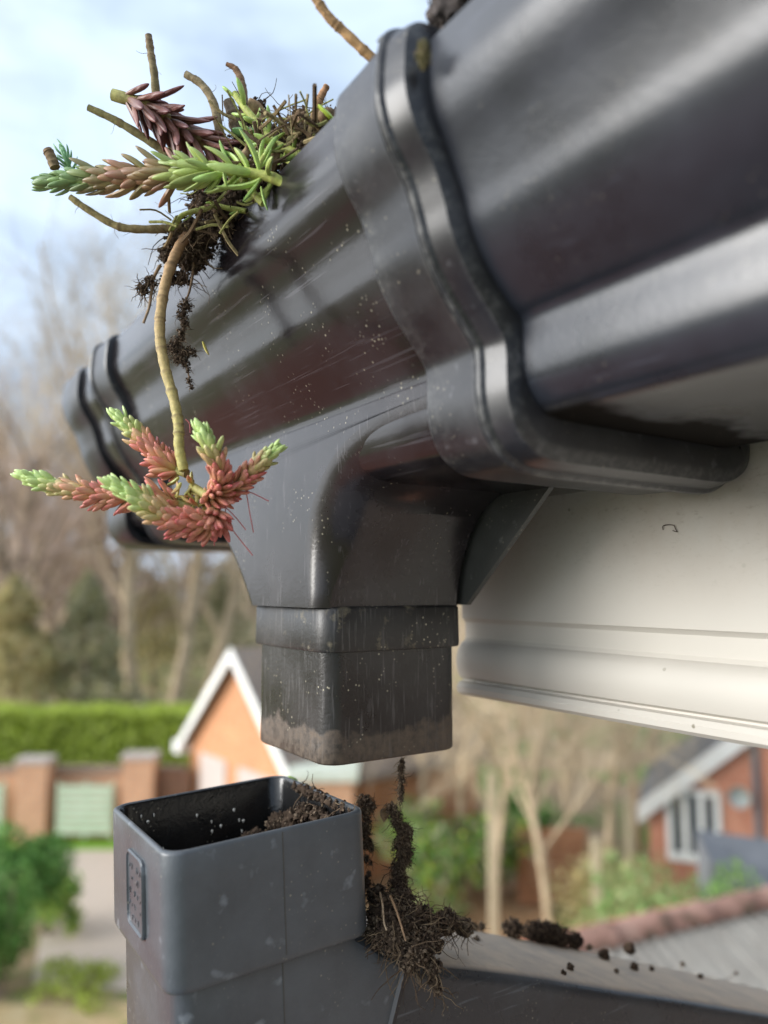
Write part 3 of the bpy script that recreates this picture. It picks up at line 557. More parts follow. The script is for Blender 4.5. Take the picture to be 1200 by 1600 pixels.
twig('root', 'thin pale root dangling left of the thick bare plant stem', [(250,415,.303),(240,435,.303),(236,460,.303),(233,480,.303),(224,505,.303)], .0007, .0005, (.30,.20,.11), (.36,.26,.17), 31, 'root', 3)
twig('root', 'thin brown rootlet holding the soil strand on the gutter front', [(303,400,.304),(301,430,.303),(296,455,.302),(288,480,.302),(286,520,.302),(280,545,.302),(292,575,.302),(297,600,.302)], .0005, .0003, (.22,.15,.09), (.18,.12,.08), 32, 'root', 5)
twig('root', 'straight reddish root lying over the brown soil mound', [(594,1395,.285),(598,1415,.279),(600,1440,.274),(604,1454,.272)], .0004, .0003, (.38,.27,.17), (.42,.32,.22), 33, 'root', 1)
twig('root', 'thicker reddish root lying right of the straight one on the mound', [(610,1400,.283),(620,1425,.277),(628,1450,.272),(634,1470,.27)], .0005, .0003, (.36,.22,.12), (.34,.22,.14), 34, 'root', 1)

def leafgeo(mb, base, d, up, L, W, cb, ct, rnd, bend=.35, th=.72, rings=7, ns=7):
    d = d.normalized(); s = d.cross(up).normalized(); u = s.cross(d).normalized(); vs = []; cols = []
    prof_ = [(0, .50), (.12, .72), (.32, .94), (.55, 1.0), (.74, .92), (.88, .66), (.965, .34), (1.0, .05)][:rings+1]
    for tt, ww in prof_:
        c = base + d*L*tt + u*(L*bend*tt*tt)
        for j in range(ns):
            a = 2*math.pi*j/ns; vs.append(c + s*math.cos(a)*W*.5*ww + u*math.sin(a)*W*.5*th*ww)
            k = tt + .12*math.sin(a)
            cols.append(lerp(cb, ct, max(0, min(1, k))))
    n = len(prof_); fs = [(i*ns+j, i*ns+(j+1)%ns, (i+1)*ns+(j+1)%ns, (i+1)*ns+j) for i in range(n-1) for j in range(ns)]
    fs += [tuple(range(ns-1, -1, -1)), tuple((n-1)*ns+j for j in range(ns))]
    mb.add(vs, fs, cols)
def along(P, t):
    k = t*(len(P)-1); i = min(int(k), len(P)-2); return P[i].lerp(P[i+1], k-i), (P[i+1]-P[i]).normalized()
GREEN_T = (.40, .55, .14); GREEN = (.26, .45, .12); RED = (.50, .075, .095); PINK = (.62, .21, .20); PURP = (.13, .045, .055); OL = (.34, .36, .11); PALE = (.50, .60, .30)
def sprig(lf, st, P, n, L, W, t0, t1, colf, seed, phi=(26, 62), Lf=(1, .75), bend=.3, gap=None, droop=0, r=.0012, tip=True):
    rnd = random.Random(seed)
    for i in range(n):
        t_ = t0+(t1-t0)*(i/(n-1))**.92; p, T = along(P, t_); a = i*2.39996+rnd.uniform(-.25, .25)
        o = T.orthogonal().normalized(); b = T.cross(o); rad = o*math.cos(a)+b*math.sin(a)
        k = (t_-t0)/(t1-t0); ph = R_(phi[1]+(phi[0]-phi[1])*k+rnd.uniform(-15, 15)); a += rnd.uniform(-.3, .3)
        if tip and k > .93: ph *= .6
        d = T*math.cos(ph)+rad*math.sin(ph)+Vector((0, 0, -droop)); ll = L*(Lf[0]+(Lf[1]-Lf[0])*k)*rnd.uniform(.66, 1.16); ww = W*rnd.uniform(.85, 1.12)*(1 if k < .85 else .8)
        cb, ct = colf(k, rnd, rad); leafgeo(lf, p+rad*r*.6, d, -rad, ll, ww, cb, ct, rnd, bend*rnd.uniform(.1, 1.9))
def col_red(k, rnd, rad):
    q = max(0, min(1, (k-.50)/.34+rnd.uniform(-.2, .2))); base = lerp(lerp(RED, PINK, rnd.random()), GREEN_T, q); tipc = lerp(lerp(RED, (.66, .30, .2), rnd.random()*.7), lerp(PALE, GREEN_T, .5), q)
    return lerp(base, lerp((.50, .50, .16), GREEN_T, q), .45*rnd.random()+.35), tipc
# hanging cluster
hub = empty('sedum_plant', D(288, 735, .27), 'thick bare stem hanging in front of the gutter with five red and green succulent rosettes', 'succulent')
rnd = random.Random(50)
mb = MB(); stem_mesh(mb, [D(292,368,.300),(D(278,390,.296)),D(262,430,.291),D(252,480,.287),D(250,525,.284),D(258,575,.280),D(272,625,.276),D(279,665,.273),D(280,700,.271),D(287,735,.270)], .0020, .0018, (.46,.26,.15), (.52,.48,.15), rnd, 12, 14)
for i in range(70):
    t_ = rnd.random(); 
mb.build('stem', M_stem, hub, 60, recalc=False)
B = {
 'a': ([D(292,740,.272),D(262,728,.275),D(228,695,.278),D(185,652,.280)], 115, .0084, .0025, .14),
 'b': ([D(300,790,.268),D(250,782,.268),D(170,775,.270),D(100,762,.272),D(38,745,.274)], 195, .0086, .0026, .10),
 'c': ([D(335,790,.262),D(330,815,.258),D(285,815,.255),D(240,795,.253),D(180,757,.252)], 180, .0088, .0028, .06),
 'd': ([D(300,760,.268),D(330,775,.262),D(345,750,.258),D(335,715,.256),D(314,672,.256)], 125, .0078, .0025, .16),
 'e': ([D(325,775,.266),D(350,768,.264),D(380,750,.262),D(405,725,.262),D(430,703,.262)], 115, .0068, .0021, .10),
}
for key, (pts, n, L, W, t0) in B.items():
    P = cat_rom(pts, 8); lf = MB(); st = MB(); stem_mesh(st, pts, .0016, .0010, (.46, .42, .14), (.40, .48, .14), rnd, 8, 5)
    s = st.build('branch', M_stem, hub, 60, recalc=False)
    sprig(lf, None, P, n, L, W, t0, .985, col_red, 60+ord(key), phi=(25, 55), bend=.16)
    lf.build('leaves', M_leaf, hub, 60, recalc=False)
lf = MB()
for i in range(24):
    c = D(rnd.uniform(270, 345), rnd.uniform(745, 800), .266); d = Vector((rnd.gauss(0, 1), rnd.gauss(0, 1), rnd.gauss(0, .8))); 
    leafgeo(lf, c, d, Vector((0, 0, 1)), .006, .0019, lerp(OL, (.55, .52, .12), rnd.random()), lerp(RED, OL, rnd.random()), rnd)
lf.build('leaves', M_leaf, hub, 60, recalc=False)
for a, b, c in [((345,800,.26),(365,830,.26),(395,868,.26)),((350,790,.26),(368,808,.26),(384,828,.26)),((385,770,.262),(390,800,.262),(396,832,.262)),((380,765,.262),(398,772,.262),(420,783,.262)),((335,812,.262),(334,830,.262),(335,853,.262)),((290,655,.272),(296,662,.272),(297,676,.272)),((360,780,.26),(352,800,.26),(366,812,.26))]:
    rt = MB(); rt.tube(cat_rom([D(*a), D(*b), D(*c)], 4), .00020, 5, True, (.45, .12, .12)); rt.build('aerial_root', M_leaf, hub, 60, recalc=False)
# long green-red sprig to the left
def col_green(k, rnd, rad):
    q = max(0, min(1, (k-.55)/.25)); up = rad.z; r_ = lerp(OL, (.42, .17, .12), min(1, .15+.75*rnd.random())) if k > .22 else lerp(GREEN_T, (.40, .50, .12), rnd.random())
    gt = lerp((.17, .34, .13), (.28, .46, .16), rnd.random()); c = lerp(r_, gt, q); d_ = rnd.uniform(.55, .95); f_ = lambda q: tuple(x*d_ for x in q); return f_(lerp(c, (.42, .45, .14), .35)), f_(lerp(c, (.34, .10, .09), .45 if k < .72 and k > .22 else .02))
s2 = empty('sedum_sprig', D(425, 278, .262), 'long leafy succulent sprig with a grey green tip reaching left into the sky', 'succulent')
pts = [D(450,290,.262),D(420,276,.262),D(370,268,.264),D(320,268,.268),D(265,272,.274),D(200,278,.280),D(130,280,.285),D(66,284,.288)]
P = cat_rom(pts, 8); mb = MB(); stem_mesh(mb, pts, .0019, .0011, (.50, .56, .13), (.40, .46, .12), rnd, 10, 8); mb.build('stem', M_stem, s2, 60, recalc=False)
lf = MB(); sprig(lf, None, P, 175, .0142, .0029, .38, .95, col_green, 71, phi=(26, 44), Lf=(1, .72), bend=.30, r=.0014)
sprig(lf, None, P, 20, .0130, .0030, .12, .42, lambda k, r_, q: (lerp(GREEN_T, (.45, .55, .12), r_.random()), lerp(GREEN, OL, r_.random())), 72, phi=(50, 80), bend=.5, tip=False, r=.0016); lf.build('leaves', M_leaf, s2, 60, recalc=False)
# purple drooping sprig
s3 = empty('sedum_sprig', D(345, 215, .296), 'drooping purple leaved succulent sprig with a pale cut stem end', 'succulent')
pts = [D(176,148,.292),D(215,160,.292),D(250,178,.293),D(290,205,.295),D(340,240,.298)]; P = cat_rom(pts, 8)
mb = MB(); stem_mesh(mb, pts, .0023, .0022, (.48, .46, .16), (.36, .24, .13), rnd, 10, 8); mb.build('stem', M_stem, s3, 60, recalc=False)
def col_pur(k, rnd, rad): 
    c = lerp(PURP, (.26, .10, .09), rnd.random()); return lerp(c, (.30, .22, .10), .3), c
lf = MB(); sprig(lf, None, P, 70, .0165, .0031, .12, .99, col_pur, 73, phi=(45, 45), Lf=(.85, 1.1), bend=-.05, droop=.35, tip=False, r=.0018); lf.build('leaves', M_leaf, s3, 60, recalc=False)
# small green shoots
def col_g2(k, rnd, rad): return lerp(GREEN_T, (.44, .52, .12), rnd.random()), lerp(GREEN, GREEN_T, rnd.random())
def shoot(label, pts, n, L, W, seed, r0=.0012, cs=(.44, .50, .12), colf=col_g2, phi=(35, 65), t0=.05):
    e = empty('sedum_shoot', D(*pts[-1]), label, 'succulent', 'small succulent shoots on the soil heap'); P0 = [D(*q) for q in pts]; mb = MB(); rn = random.Random(seed)
    stem_mesh(mb, P0, r0*.8, r0, cs, cs, rn, 8, 6); mb.build('stem', M_stem, e, 60, recalc=False)
    lf = MB(); sprig(lf, None, cat_rom(P0[::-1], 6), n, L, W, t0, .97, colf, seed, phi=phi, bend=.3, r=r0); lf.build('leaves', M_leaf, e, 60, recalc=False)
shoot('bright green shoot rising from the gutter lip up left above the soil', [(366,146,.285),(385,172,.283),(408,198,.280),(428,222,.276),(455,235,.272),(475,245,.268)], 13, .0095, .0022, 81, .0015, phi=(45, 75), t0=.1)
shoot('yellow green shoot lying on the lip under the long sprig', [(365,270,.272),(385,290,.270),(400,306,.268),(412,318,.266)], 4, .008, .002, 82, .0014, phi=(40, 70))
shoot('thin light green shoot curled on the soil above the long root', [(276,350,.295),(285,336,.294),(310,328,.292),(335,322,.290),(360,326,.288),(385,330,.286)], 4, .006, .0014, 83, .0011, phi=(30, 60))
shoot('bluish green rosette tip peeping from behind the long sprig', [(98,236,.292),(106,255,.292),(112,268,.292)], 26, .006, .0011, 84, .0008, colf=lambda k, r_, q: ((.18, .36, .16), (.22, .44, .22)), phi=(20, 50))
shoot('leafy green shoot on the soil right of the hooked twig', [(385,205,.290),(405,222,.288),(425,236,.284),(448,250,.278),(470,262,.271)], 18, .008, .0020, 85, .0012, phi=(35, 70))
shoot('short green shoot hanging over the gutter lip', [(430,225,.266),(412,246,.264),(405,262,.264)], 5, .009, .002, 86, .0010, phi=(15, 40))
# leaves hanging over the lip, loose leaf, yellow leaf
def single(name, label, a, b, W, ca, cb, cat='leaf'):
    p, q = D(*a), D(*b); mb = MB(); rn = random.Random(int(a[0])); leafgeo(mb, p, q-p, Vector((.3, .2, 1)), (q-p).length, W, ca, cb, rn, .12, .5); return tag(mb.build(name, M_leaf, None, 60, recalc=False, world=p), label, cat, 'loose succulent leaves about the gutter lip')
single('leaf', 'plump green leaf hanging down over the gutter lip', (406,280,.262), (384,318,.262), .0026, GREEN_T, GREEN)
single('leaf', 'narrow green leaf pointing straight down in front of the lip', (408,292,.261), (414,330,.261), .0020, GREEN_T, (.2, .36, .1))
single('leaf', 'upright green leaf standing above the long sprig', (362,262,.268), (338,222,.268), .0028, GREEN_T, GREEN)
single('leaf', 'tall green leaf leaning left above the long sprig', (322,264,.272), (286,226,.272), .0030, GREEN_T, (.36, .44, .14))
single('leaf', 'pale green leaf hanging below the long sprig stem', (350,258,.262), (350,292,.262), .0024, (.42, .56, .22), GREEN_T)
single('leaf', 'small yellow leaf stuck to the gutter front beside the soil strand', (317,534,.300), (324,556,.300), .0022, (.50, .44, .06), (.60, .50, .20))
single('leaf', 'pale yellow green leaf beside the union clip', (498,165,.262), (520,192,.262), .0038, (.45, .58, .08), (.38, .52, .06))
single('leaf', 'bright green leaf scrap lying at the back corner of the socket', (450,1214,.345), (464,1222,.345), .0040, (.46, .66, .14), (.36, .56, .10))
def dead_leaf(label, a, b, W, seed):
    p, q = D(*a), D(*b); rn = random.Random(seed); mb = MB(); d = (q-p); s = d.cross(FW).normalized(); k = 8; vs = []; 
    for i in range(k+1):
        t_ = i/k; ww = W*math.sin(math.pi*min(1, t_*.9+.08)); c = p+d*t_+FW*.0015*math.sin(t_*5+seed)
        for e in (-1, -.4, .4, 1): vs.append(c+s*ww*.5*e-FW*.0008*(1-e*e)*2)
    fs = [(i*4+j, i*4+j+1, i*4+j+5, i*4+j+4) for i in range(k) for j in range(3)]; mb.add(vs, fs, [lerp((.38, .28, .15), (.26, .15, .08), rn.random()) for _ in vs])
    o = mb.build('dead_leaf', M_twig, None, 80, world=p); so_ = o.modifiers.new('s', 'SOLIDIFY'); so_.thickness = .0003; return tag(o, label, 'leaf', 'withered leaves on the soil heap')
dead_leaf('papery tan leaf curled on the soil above the sprig stem', (385,225,.272), (380,262,.272), .0035, 1)
dead_leaf('withered beige leaf standing against the gutter lip', (432,225,.270), (425,270,.268), .0045, 2)
dead_leaf('broad dry leaf tucked beside the union clip', (500,172,.264), (524,198,.264), .0065, 3)
dead_leaf('shrivelled brown leaf lying over the soil by the frayed twig', (392,160,.290), (412,190,.288), .0055, 4)
dead_leaf('long dry leaf sheath between the two olive stubs', (470,185,.274), (475,225,.272), .0045, 5)
single('leaf', 'large dark green leaf lying flat on the soil', (365,205,.292), (418,218,.290), .0075, (.12, .26, .08), (.16, .30, .11))
dead_leaf('pale flake of dead skin on the soil rope under the spout', (602,1262,.318), (600,1282,.318), .0040, 6)

# ---------------------------------------------------------------- background
def MT(p, rz): return Matrix.Translation(p) @ Matrix.Rotation(rz, 4, 'Z')
def leaf_cloud(mb, fn, n, size, rnd, cols):
    for i in range(n):
        c = fn(); q = Euler((rnd.uniform(0, 6), rnd.uniform(0, 6), rnd.uniform(0, 6))).to_matrix(); s_ = size*rnd.uniform(.6, 1.4); col = rnd.choice(cols)
        mb.add([c+q@Vector(v)*s_ for v in ((-.5, -.28, 0), (0, -.1, .12), (.5, -.0, 0), (0, .34, -.05))], [(0, 1, 2, 3)], col)
HG = [(.44, .54, .07), (.54, .66, .12), (.34, .43, .06), (.62, .72, .18)]
LG = [(.12, .28, .06), (.20, .42, .10), (.07, .18, .04), (.32, .52, .16), (.16, .34, .08)]
DG = [(.42, .42, .24), (.52, .49, .30), (.32, .33, .18), (.62, .54, .36)]  # evergreen tones paled: distance haze and lost light are put into the colour
YL = [(.64, .54, .25), (.55, .47, .23), (.44, .42, .20), (.70, .60, .34)]
def bush(name, label, px, f, h, wd, n, size, cols, seed, dens=1, cat='shrub', group=None):
    rnd = random.Random(seed); base = G(px, f, 0); e = empty(name, base, label, cat, group); mb = MB()
    lobes = [(Vector((rnd.uniform(-.5, .5)*wd, rnd.uniform(-.4, .4)*wd, h*rnd.uniform(.2, .72))), wd*rnd.uniform(.22, .36)) for _ in range(9)]
    def fn():
        c, r = rnd.choice(lobes); d = Vector((rnd.gauss(0, 1), rnd.gauss(0, 1), rnd.gauss(0, 1))).normalized()*r*rnd.random()**.4; d.z *= h/wd*.9; p_ = base+c+d; p_.z = max(-CZ+.02, p_.z); return p_
    leaf_cloud(mb, fn, n, size, rnd, cols); mb.build('foliage', M_foli, e, 0, recalc=False)
    mb = MB()
    for k in range(7):
        mb.tube([base+Vector((rnd.uniform(-.1, .1), rnd.uniform(-.1, .1), 0)), base+Vector((rnd.uniform(-.3, .3)*wd, rnd.uniform(-.3, .3)*wd, h*.7))], [.03, .01], 5)
    mb.build('stem', M_bark2, e, 0)
def tree_mesh(h, seed, spread=.5, levels=5, trunk_r=.22, droop=0, start=.3, nb=3, dense=1):
    rnd = random.Random(seed); tr = MB(); tw = MB()
    def br(p, d, L, r, lev):
        k = 4 if lev < 2 else 3; pts = [p]; dd = d.copy()
        for i in range(k):
            dd = (dd+Vector((rnd.gauss(0, .10), rnd.gauss(0, .10), rnd.gauss(.03, .06)-droop*max(0, lev-1)*.16))).normalized(); pts.append(pts[-1]+dd*L/k)
        rad = [r*(1-.55*i/k) for i in range(k+1)]
        (tr if lev < 2 else tw).tube(pts, rad, 7 if lev == 0 else (5 if lev == 1 else 3), lev < 2)
        if lev >= levels: return
        m_ = {0: 11, 1: 7, 2: 5, 3: 5, 4: 4}.get(lev, 3); m_ = max(2, int(m_*dense))
        for i in range(m_):
            t_ = (start if lev == 0 else .2)+(1-(start if lev == 0 else .2))*(i+rnd.random())/m_; j = min(k-1, int(t_*k)); q = pts[j].lerp(pts[j+1], t_*k-j)
            ax = pts[j+1]-pts[j]; ax.normalize(); o = ax.orthogonal().normalized(); a = rnd.uniform(0, 6.283); side = o*math.cos(a)+ax.cross(o)*math.sin(a)
            an = R_(rnd.uniform(25, 60))*(1 if spread > .4 else .7); nd_ = (ax*math.cos(an)+side*math.sin(an)).normalized()
            br(q, nd_, L*rnd.uniform(.38, .62)*(1.15 if lev == 0 else 1), rad[j]*rnd.uniform(.35, .55), lev+1)
    br(Vector((0, 0, 0)), Vector((0, 0, 1)), h*.85, trunk_r, 0); return tr, tw
TREES = {}
def tree(kind, label, px, f, scale, rz, mats, group='bare trees beyond the hedge', **kw):
    base = G(px, f, 0)
    if kind not in TREES:
        tr, tw = tree_mesh(**kw); o1 = []; 
        for nm, mbx, mm in (('trunk', tr, mats[0]), ('crown', tw, mats[1])):
            me = bpy.data.meshes.new(nm); me.from_pydata([tuple(v) for v in mbx.v], [], mbx.f); me.materials.append(mm); o1.append(me)
        TREES[kind] = o1
    e = empty('bare_tree', base, label, 'tree', group); e.rotation_euler.z = rz; e.scale = (scale,)*3
    for nm, me in zip(('trunk', 'crown'), TREES[kind]):
        o = bpy.data.objects.new(nm, me); scene.collection.objects.link(o); o.parent = e
tall = dict(h=19, seed=1, levels=5, trunk_r=.36, start=.35); tall2 = dict(h=17, seed=2, levels=5, trunk_r=.30, start=.25, spread=.3); will = dict(h=6.5, seed=3, levels=5, trunk_r=.085, droop=1.0, start=.3, dense=1.15); red = dict(h=12, seed=4, levels=5, trunk_r=.25, start=.2, dense=1.1)
tree('tall', 'tall bare tree whose thin twigs show against the sky, second from the left', 130, 44, 1.12, .3, (M_bark, M_twigs2), **tall)
tree('tall2', 'pale trunked tree behind the hedge, nearest to the garage gable', 318, 34, 1, 1.2, (M_bark, M_twigs), **tall2)
tree('tall2', 'pale trunked tree standing between two other trunks beyond the hedge', 268, 32, 1.02, 2.2, None)
tree('tall', 'pale trunked tree left of the trio of trunks beyond the hedge', 228, 31, .86, 3.0, None)
tree('red', 'reddish twigged tree at the far left below the sky', 5, 33, 1.18, .7, (M_bark2, M_twigs3), **red)
tree('red', 'reddish twigged bushy tree behind the stop end', 75, 38, 1.0, 2.6, None)
tree('tall', 'bare tree far behind the left hedge end', 45, 60, .95, 4.0, None)
tree('tall2', 'bare tree far beyond the dark conifer', 175, 62, 1.0, 5.0, None)
tree('tall', 'bare tree far behind the garage roof', 375, 60, .8, 1.0, None)
tree('red', 'low brown tree beyond the garage to the right', 440, 48, .8, 1.0, None)
tree('will', 'weeping pale tree whose drooping twigs fill the middle right', 765, 14.6, 1.0, .5, (M_bark, M_twigs), 'pale weeping trees at the right', **will)
tree('will', 'weeping pale tree beside the brown fence', 890, 16.5, 1.05, 2.0, None, 'pale weeping trees at the right')
tree('will', 'weeping pale tree left of the right hand brick house', 985, 18, 1.05, 3.5, None, 'pale weeping trees at the right')
tree('will', 'weeping pale tree half hidden behind the spout', 660, 18, 1.0, 4.3, None, 'pale weeping trees at the right')
tree('red', 'brown twiggy tree rising behind the weeping trees', 840, 30, .72, 3.1, None, 'brown trees behind the weeping trees')
tree('red', 'brown twiggy tree behind the right hand brick house', 1010, 30, .72, 5.1, None, 'brown trees behind the weeping trees')
tree('red', 'brown twiggy tree behind the bushes on the right', 700, 34, .72, 1.6, None, 'brown trees behind the weeping trees')
for i, (k_, px_, f_, sc_, rz_, lab_) in enumerate([('red',-30,42,1.15,1.1,'reddish twigged tree cut by the left picture edge'),('red',110,48,1.05,2.9,'reddish twigged tree behind the tall bare tree'),('red',40,29,.85,4.4,'low reddish tree just behind the left hedge'),('red',175,36,.85,.2,'brown tree left of the pale trunks'),('tall2',100,36,.9,3.7,'pale trunked tree right of the yellowish leafy tree'),('red',300,46,.9,5.6,'brown tree crown behind the trio of pale trunks'),('tall',20,70,1.0,2.4,'distant bare tree at the far left'),('will',820,20,1.25,5.2,'large pale weeping tree behind the brown fence')]):
    tree(k_, lab_, px_, f_, sc_, rz_, None)
for i, (px_, f_, sc_, rz_, lab_) in enumerate([(720,16.4,.95,1.4,'pale weeping tree above the rounded dark shrub'),(850,13.6,.9,3.3,'pale weeping tree nearest to the pipe arm'),(940,15.2,1.0,.9,'pale weeping tree between the fence and the white verge'),(610,22,1.1,2.6,'pale weeping tree straight behind the spout corner'),(1000,22,1.15,4.8,'pale weeping tree behind the white verge of the red house')]):
    tree('will', lab_, px_, f_, sc_, rz_, None, 'pale weeping trees at the right')
def conifer(label, px, f, h, wd, seed, cols, group):
    rnd = random.Random(seed); base = G(px, f, 0); e = empty('conifer_tree', base, label, 'tree', group); mb = MB()
    def fn():
        z = rnd.random()**.8; r = wd*.5*(1-z)**.7*(1+.25*math.sin(z*23+rnd.random())); a = rnd.uniform(0, 6.283); r *= rnd.random()**.35; return base+Vector((r*math.cos(a), r*math.sin(a), .4+z*(h-.4)))
    leaf_cloud(mb, fn, 2600, .34, rnd, cols); mb.build('crown', M_foli, e, 0, recalc=False)
    mb = MB(); mb.tube([base, base+Vector((0, 0, h*.9))], [.2, .04], 7); mb.build('trunk', M_bark2, e, 0)
conifer('dark green conifer behind the left hedge', 140, 28, 6.8, 4.4, 1, DG+YL[2:3], 'evergreens beyond the hedge')
conifer('dark conifer left of the garage between the tree trunks', 350, 36, 6.8, 6.0, 2, DG, 'evergreens beyond the hedge')
conifer('yellowish leafy tree at the far left behind the hedge', 25, 27, 6.6, 5.4, 3, YL, 'evergreens beyond the hedge')
conifer('olive yellow leafy tree beyond the pale trunks', 245, 40, 6.5, 7.0, 4, YL, 'evergreens beyond the hedge')
# far wood, reads as one mass
rnd = random.Random(9); mb = MB()
def fw():
    px = rnd.uniform(-350, 1500); f = rnd.uniform(62, 80); hmax = 8.5+2.2*noise.noise(Vector((px*.006, 0, 0)))+1.5*noise.noise(Vector((px*.02, 3, 0))); z = hmax*rnd.random()**.8; return G(px, f, z)
leaf_cloud(mb, fw, 22000, .9, rnd, [(.40, .33, .20), (.48, .39, .27), (.32, .29, .16), (.54, .43, .33), (.26, .22, .14)])
tag(mb.build('far_wood', M_foli, None, 0, recalc=False, world=G(400, 70, 0)), 'brownish wood far behind the houses reading as one mass', 'wood', kind='stuff')
# hedge
rnd = random.Random(12); hb = G(90, 23, 0); he = empty('hedge', hb, 'long clipped bright green hedge behind the brick pillars', 'hedge'); mb = MB()
def hf():
    px = rnd.uniform(-420, 372); f = rnd.uniform(22.2, 23.8); z = rnd.random(); e_ = rnd.random()
    if e_ < .5: f = 22.2+rnd.random()*.18
    elif e_ < .75: z = 1-rnd.random()*.03
    return G(px, f, .1+z*(2.62+.10*noise.noise(Vector((px*.02, 0, 0)))))
leaf_cloud(mb, hf, 26000, .17, rnd, HG); mb.build('foliage', M_foli, he, 0, recalc=False)
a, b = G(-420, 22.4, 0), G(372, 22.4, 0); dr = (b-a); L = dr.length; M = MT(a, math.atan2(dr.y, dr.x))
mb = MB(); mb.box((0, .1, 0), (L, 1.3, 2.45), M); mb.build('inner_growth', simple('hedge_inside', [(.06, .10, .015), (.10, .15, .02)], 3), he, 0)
# boundary wall with pillars
def seg(f, px0, px1): 
    a, b = G(px0, f, 0), G(px1, f, 0); d = b-a; return a, d.length, MT(a, math.atan2(d.y, d.x))
FB = 19.6
a, L, M = seg(FB+.35, -320, 300)
wl = empty('boundary_wall', a, 'low brick garden wall with brown coping running below the hedge', 'wall')
mb = MB(); mb.box((0, 0, 0), (L, .22, 1.55), M); mb.build('brickwork', M_brick_w, wl, 0)
mb = MB(); mb.box((-.02, -.03, 1.555), (L, .25, 1.72), M); mb.build('coping', simple('brown_coping', [(.24, .17, .12), (.30, .22, .16)], 3), wl, 0)
for i, (x0, x1, top, lab) in enumerate([(46,92,2.02,'square brick pillar second from the garage, between pale green slatted panels'),(206,252,2.12,'square brick pillar next to the brown gate'),(-120,-74,2.0,'square brick pillar at the left, outside the frame edge')]):
    if i == 2: continue
    a, L, M = seg(FB, x0, x1); e = empty('brick_pillar', a, lab, 'pillar', 'brick pillars of the garden wall')
    mb = MB(); mb.box((0, -.15, 0), (L, .3, top-.12), M); mb.build('shaft', M_brick_w, e, 0)
    mb = MB(); mb.box((-.05, -.2, top-.119), (L+.05, .348, top), M); mb.build('cap', simple('stone_cap', [(.38, .32, .28), (.48, .42, .37)], 3), e, 0)
M_slat = simple('pale_green_paint', [(.44, .54, .38), (.54, .63, .47)], 3, .7)
for x0, x1, lab in [(104,190,'pale green slatted panel between the two brick pillars'),(-40,24,'pale green slatted panel cut by the left picture edge')]:
    a, L, M = seg(FB-.1, x0, x1); e = empty('slatted_panel', a, lab, 'fence panel', 'pale green slatted panels of the garden wall')
    mb = MB()
    for k in range(7): mb.box((.05, 0, .22+k*.17), (L-.05, .03, .36+k*.17), M)
    mb.build('slats', M_slat, e, 0); mb = MB()
    for q in (0, L/2-.03, L-.06): mb.box((q, .031, .1), (q+.06, .09, 1.45), M)
    mb.build('uprights', M_slat, e, 0)
a, L, M = seg(FB+.1, 252, 306); e = empty('garden_gate', a, 'dark brown wooden gate between the brick pillar and the garage', 'gate')
mb = MB(); [mb.box((k*L/6+.01, 0, .08), ((k+1)*L/6-.01, .04, 1.7), M) for k in range(6)]; mb.build('boards', simple('brown_wood', [(.16, .08, .05), (.24, .13, .08)], 3), e, 0)
M_rail = simple('brown_rail', [(.14, .07, .045), (.2, .11, .07)], 3)
for z in (.3, 1.3): mb = MB(); mb.box((0, -.04, z), (L, -.002, z+.12), M); mb.build('rail', M_rail, e, 0)

def gable_house(name, label, pA, pB, eave, apex, depth, wallm, roofm, group=None, over=.25, base=0, barge=.24):
    """gable wall from ground point pA to pB; the building extends away from the camera."""
    d = pB-pA; L = d.length; M = MT(pA, math.atan2(d.y, d.x)); e = empty(name, pA, label, 'house', group)
    mb = MB(); V = [(0, 0, 0), (L, 0, 0), (L, 0, eave), (L/2, 0, apex-.12), (0, 0, eave)]
    mb.add([M@Vector(v) for v in V]+[M@Vector((v[0], depth, v[2])) for v in V], [(0,1,2,3,4),(9,8,7,6,5),(1,6,7,2),(5,0,4,9),(2,7,8,3),(3,8,9,4)]); mb.build('wall', wallm, e, 0)
    sl_ = (apex-eave)/(L/2); th = .12; mb = MB()
    for sgn in (-1, 1):
        x_e = L/2+sgn*(L/2+over); z_e = eave-sl_*over
        q = [(L/2, -over-.01, apex), (x_e, -over-.01, z_e), (x_e, depth+over, z_e), (L/2, depth+over, apex)]
        vs = [M@Vector(v) for v in q]+[M@Vector((v[0], v[1], v[2]+th)) for v in q]; mb.add(vs, [(0,1,2,3),(7,6,5,4),(0,4,5,1),(1,5,6,2),(2,6,7,3),(3,7,4,0)])
    mb.build('roof', roofm, e, 0)
    mb = MB()
    for sgn in (-1, 1):
        x_e = L/2+sgn*(L/2+over); z_e = eave-sl_*over
        q = [(L/2, apex+th+.02), (x_e, z_e+th+.02), (x_e, z_e+th-barge), (L/2, apex+th-barge*1.15)]
        vs = [M@Vector((x, y, z)) for y in (-over-.05, -over-.012) for x, z in q]; mb.add(vs, [(0,1,2,3),(7,6,5,4),(0,4,5,1),(1,5,6,2),(2,6,7,3),(3,7,4,0)])
    mb.build('bargeboard', M_white, e, 0)
    return e, M, L
gA, gB = G(306, 20.2, 0), G(474, 16.0, 0)
ga, M, L = gable_house('brick_garage', 'orange brick garage with white bargeboards on its gable, left of the spout', gA, gB, 2.35, 4.72, 5, M_brick_o, M_tile)
M_gdoor = simple('grey_garage_door', [(.40, .34, .31), (.48, .42, .38)], 4)
for x0, x1 in ((L*.12, L*.38), (L*.50, L*.88)):
    mb = MB(); mb.box((x0, -.04, 0), (x1, -.004, 2.15), M); o = mb.build('garage_door', M_gdoor, ga, 0)
mb = MB(); mb.box((-.4, -.32, 2.02), (-.02, .1, 2.32), M); mb.build('eave_box', M_white, ga, 0)
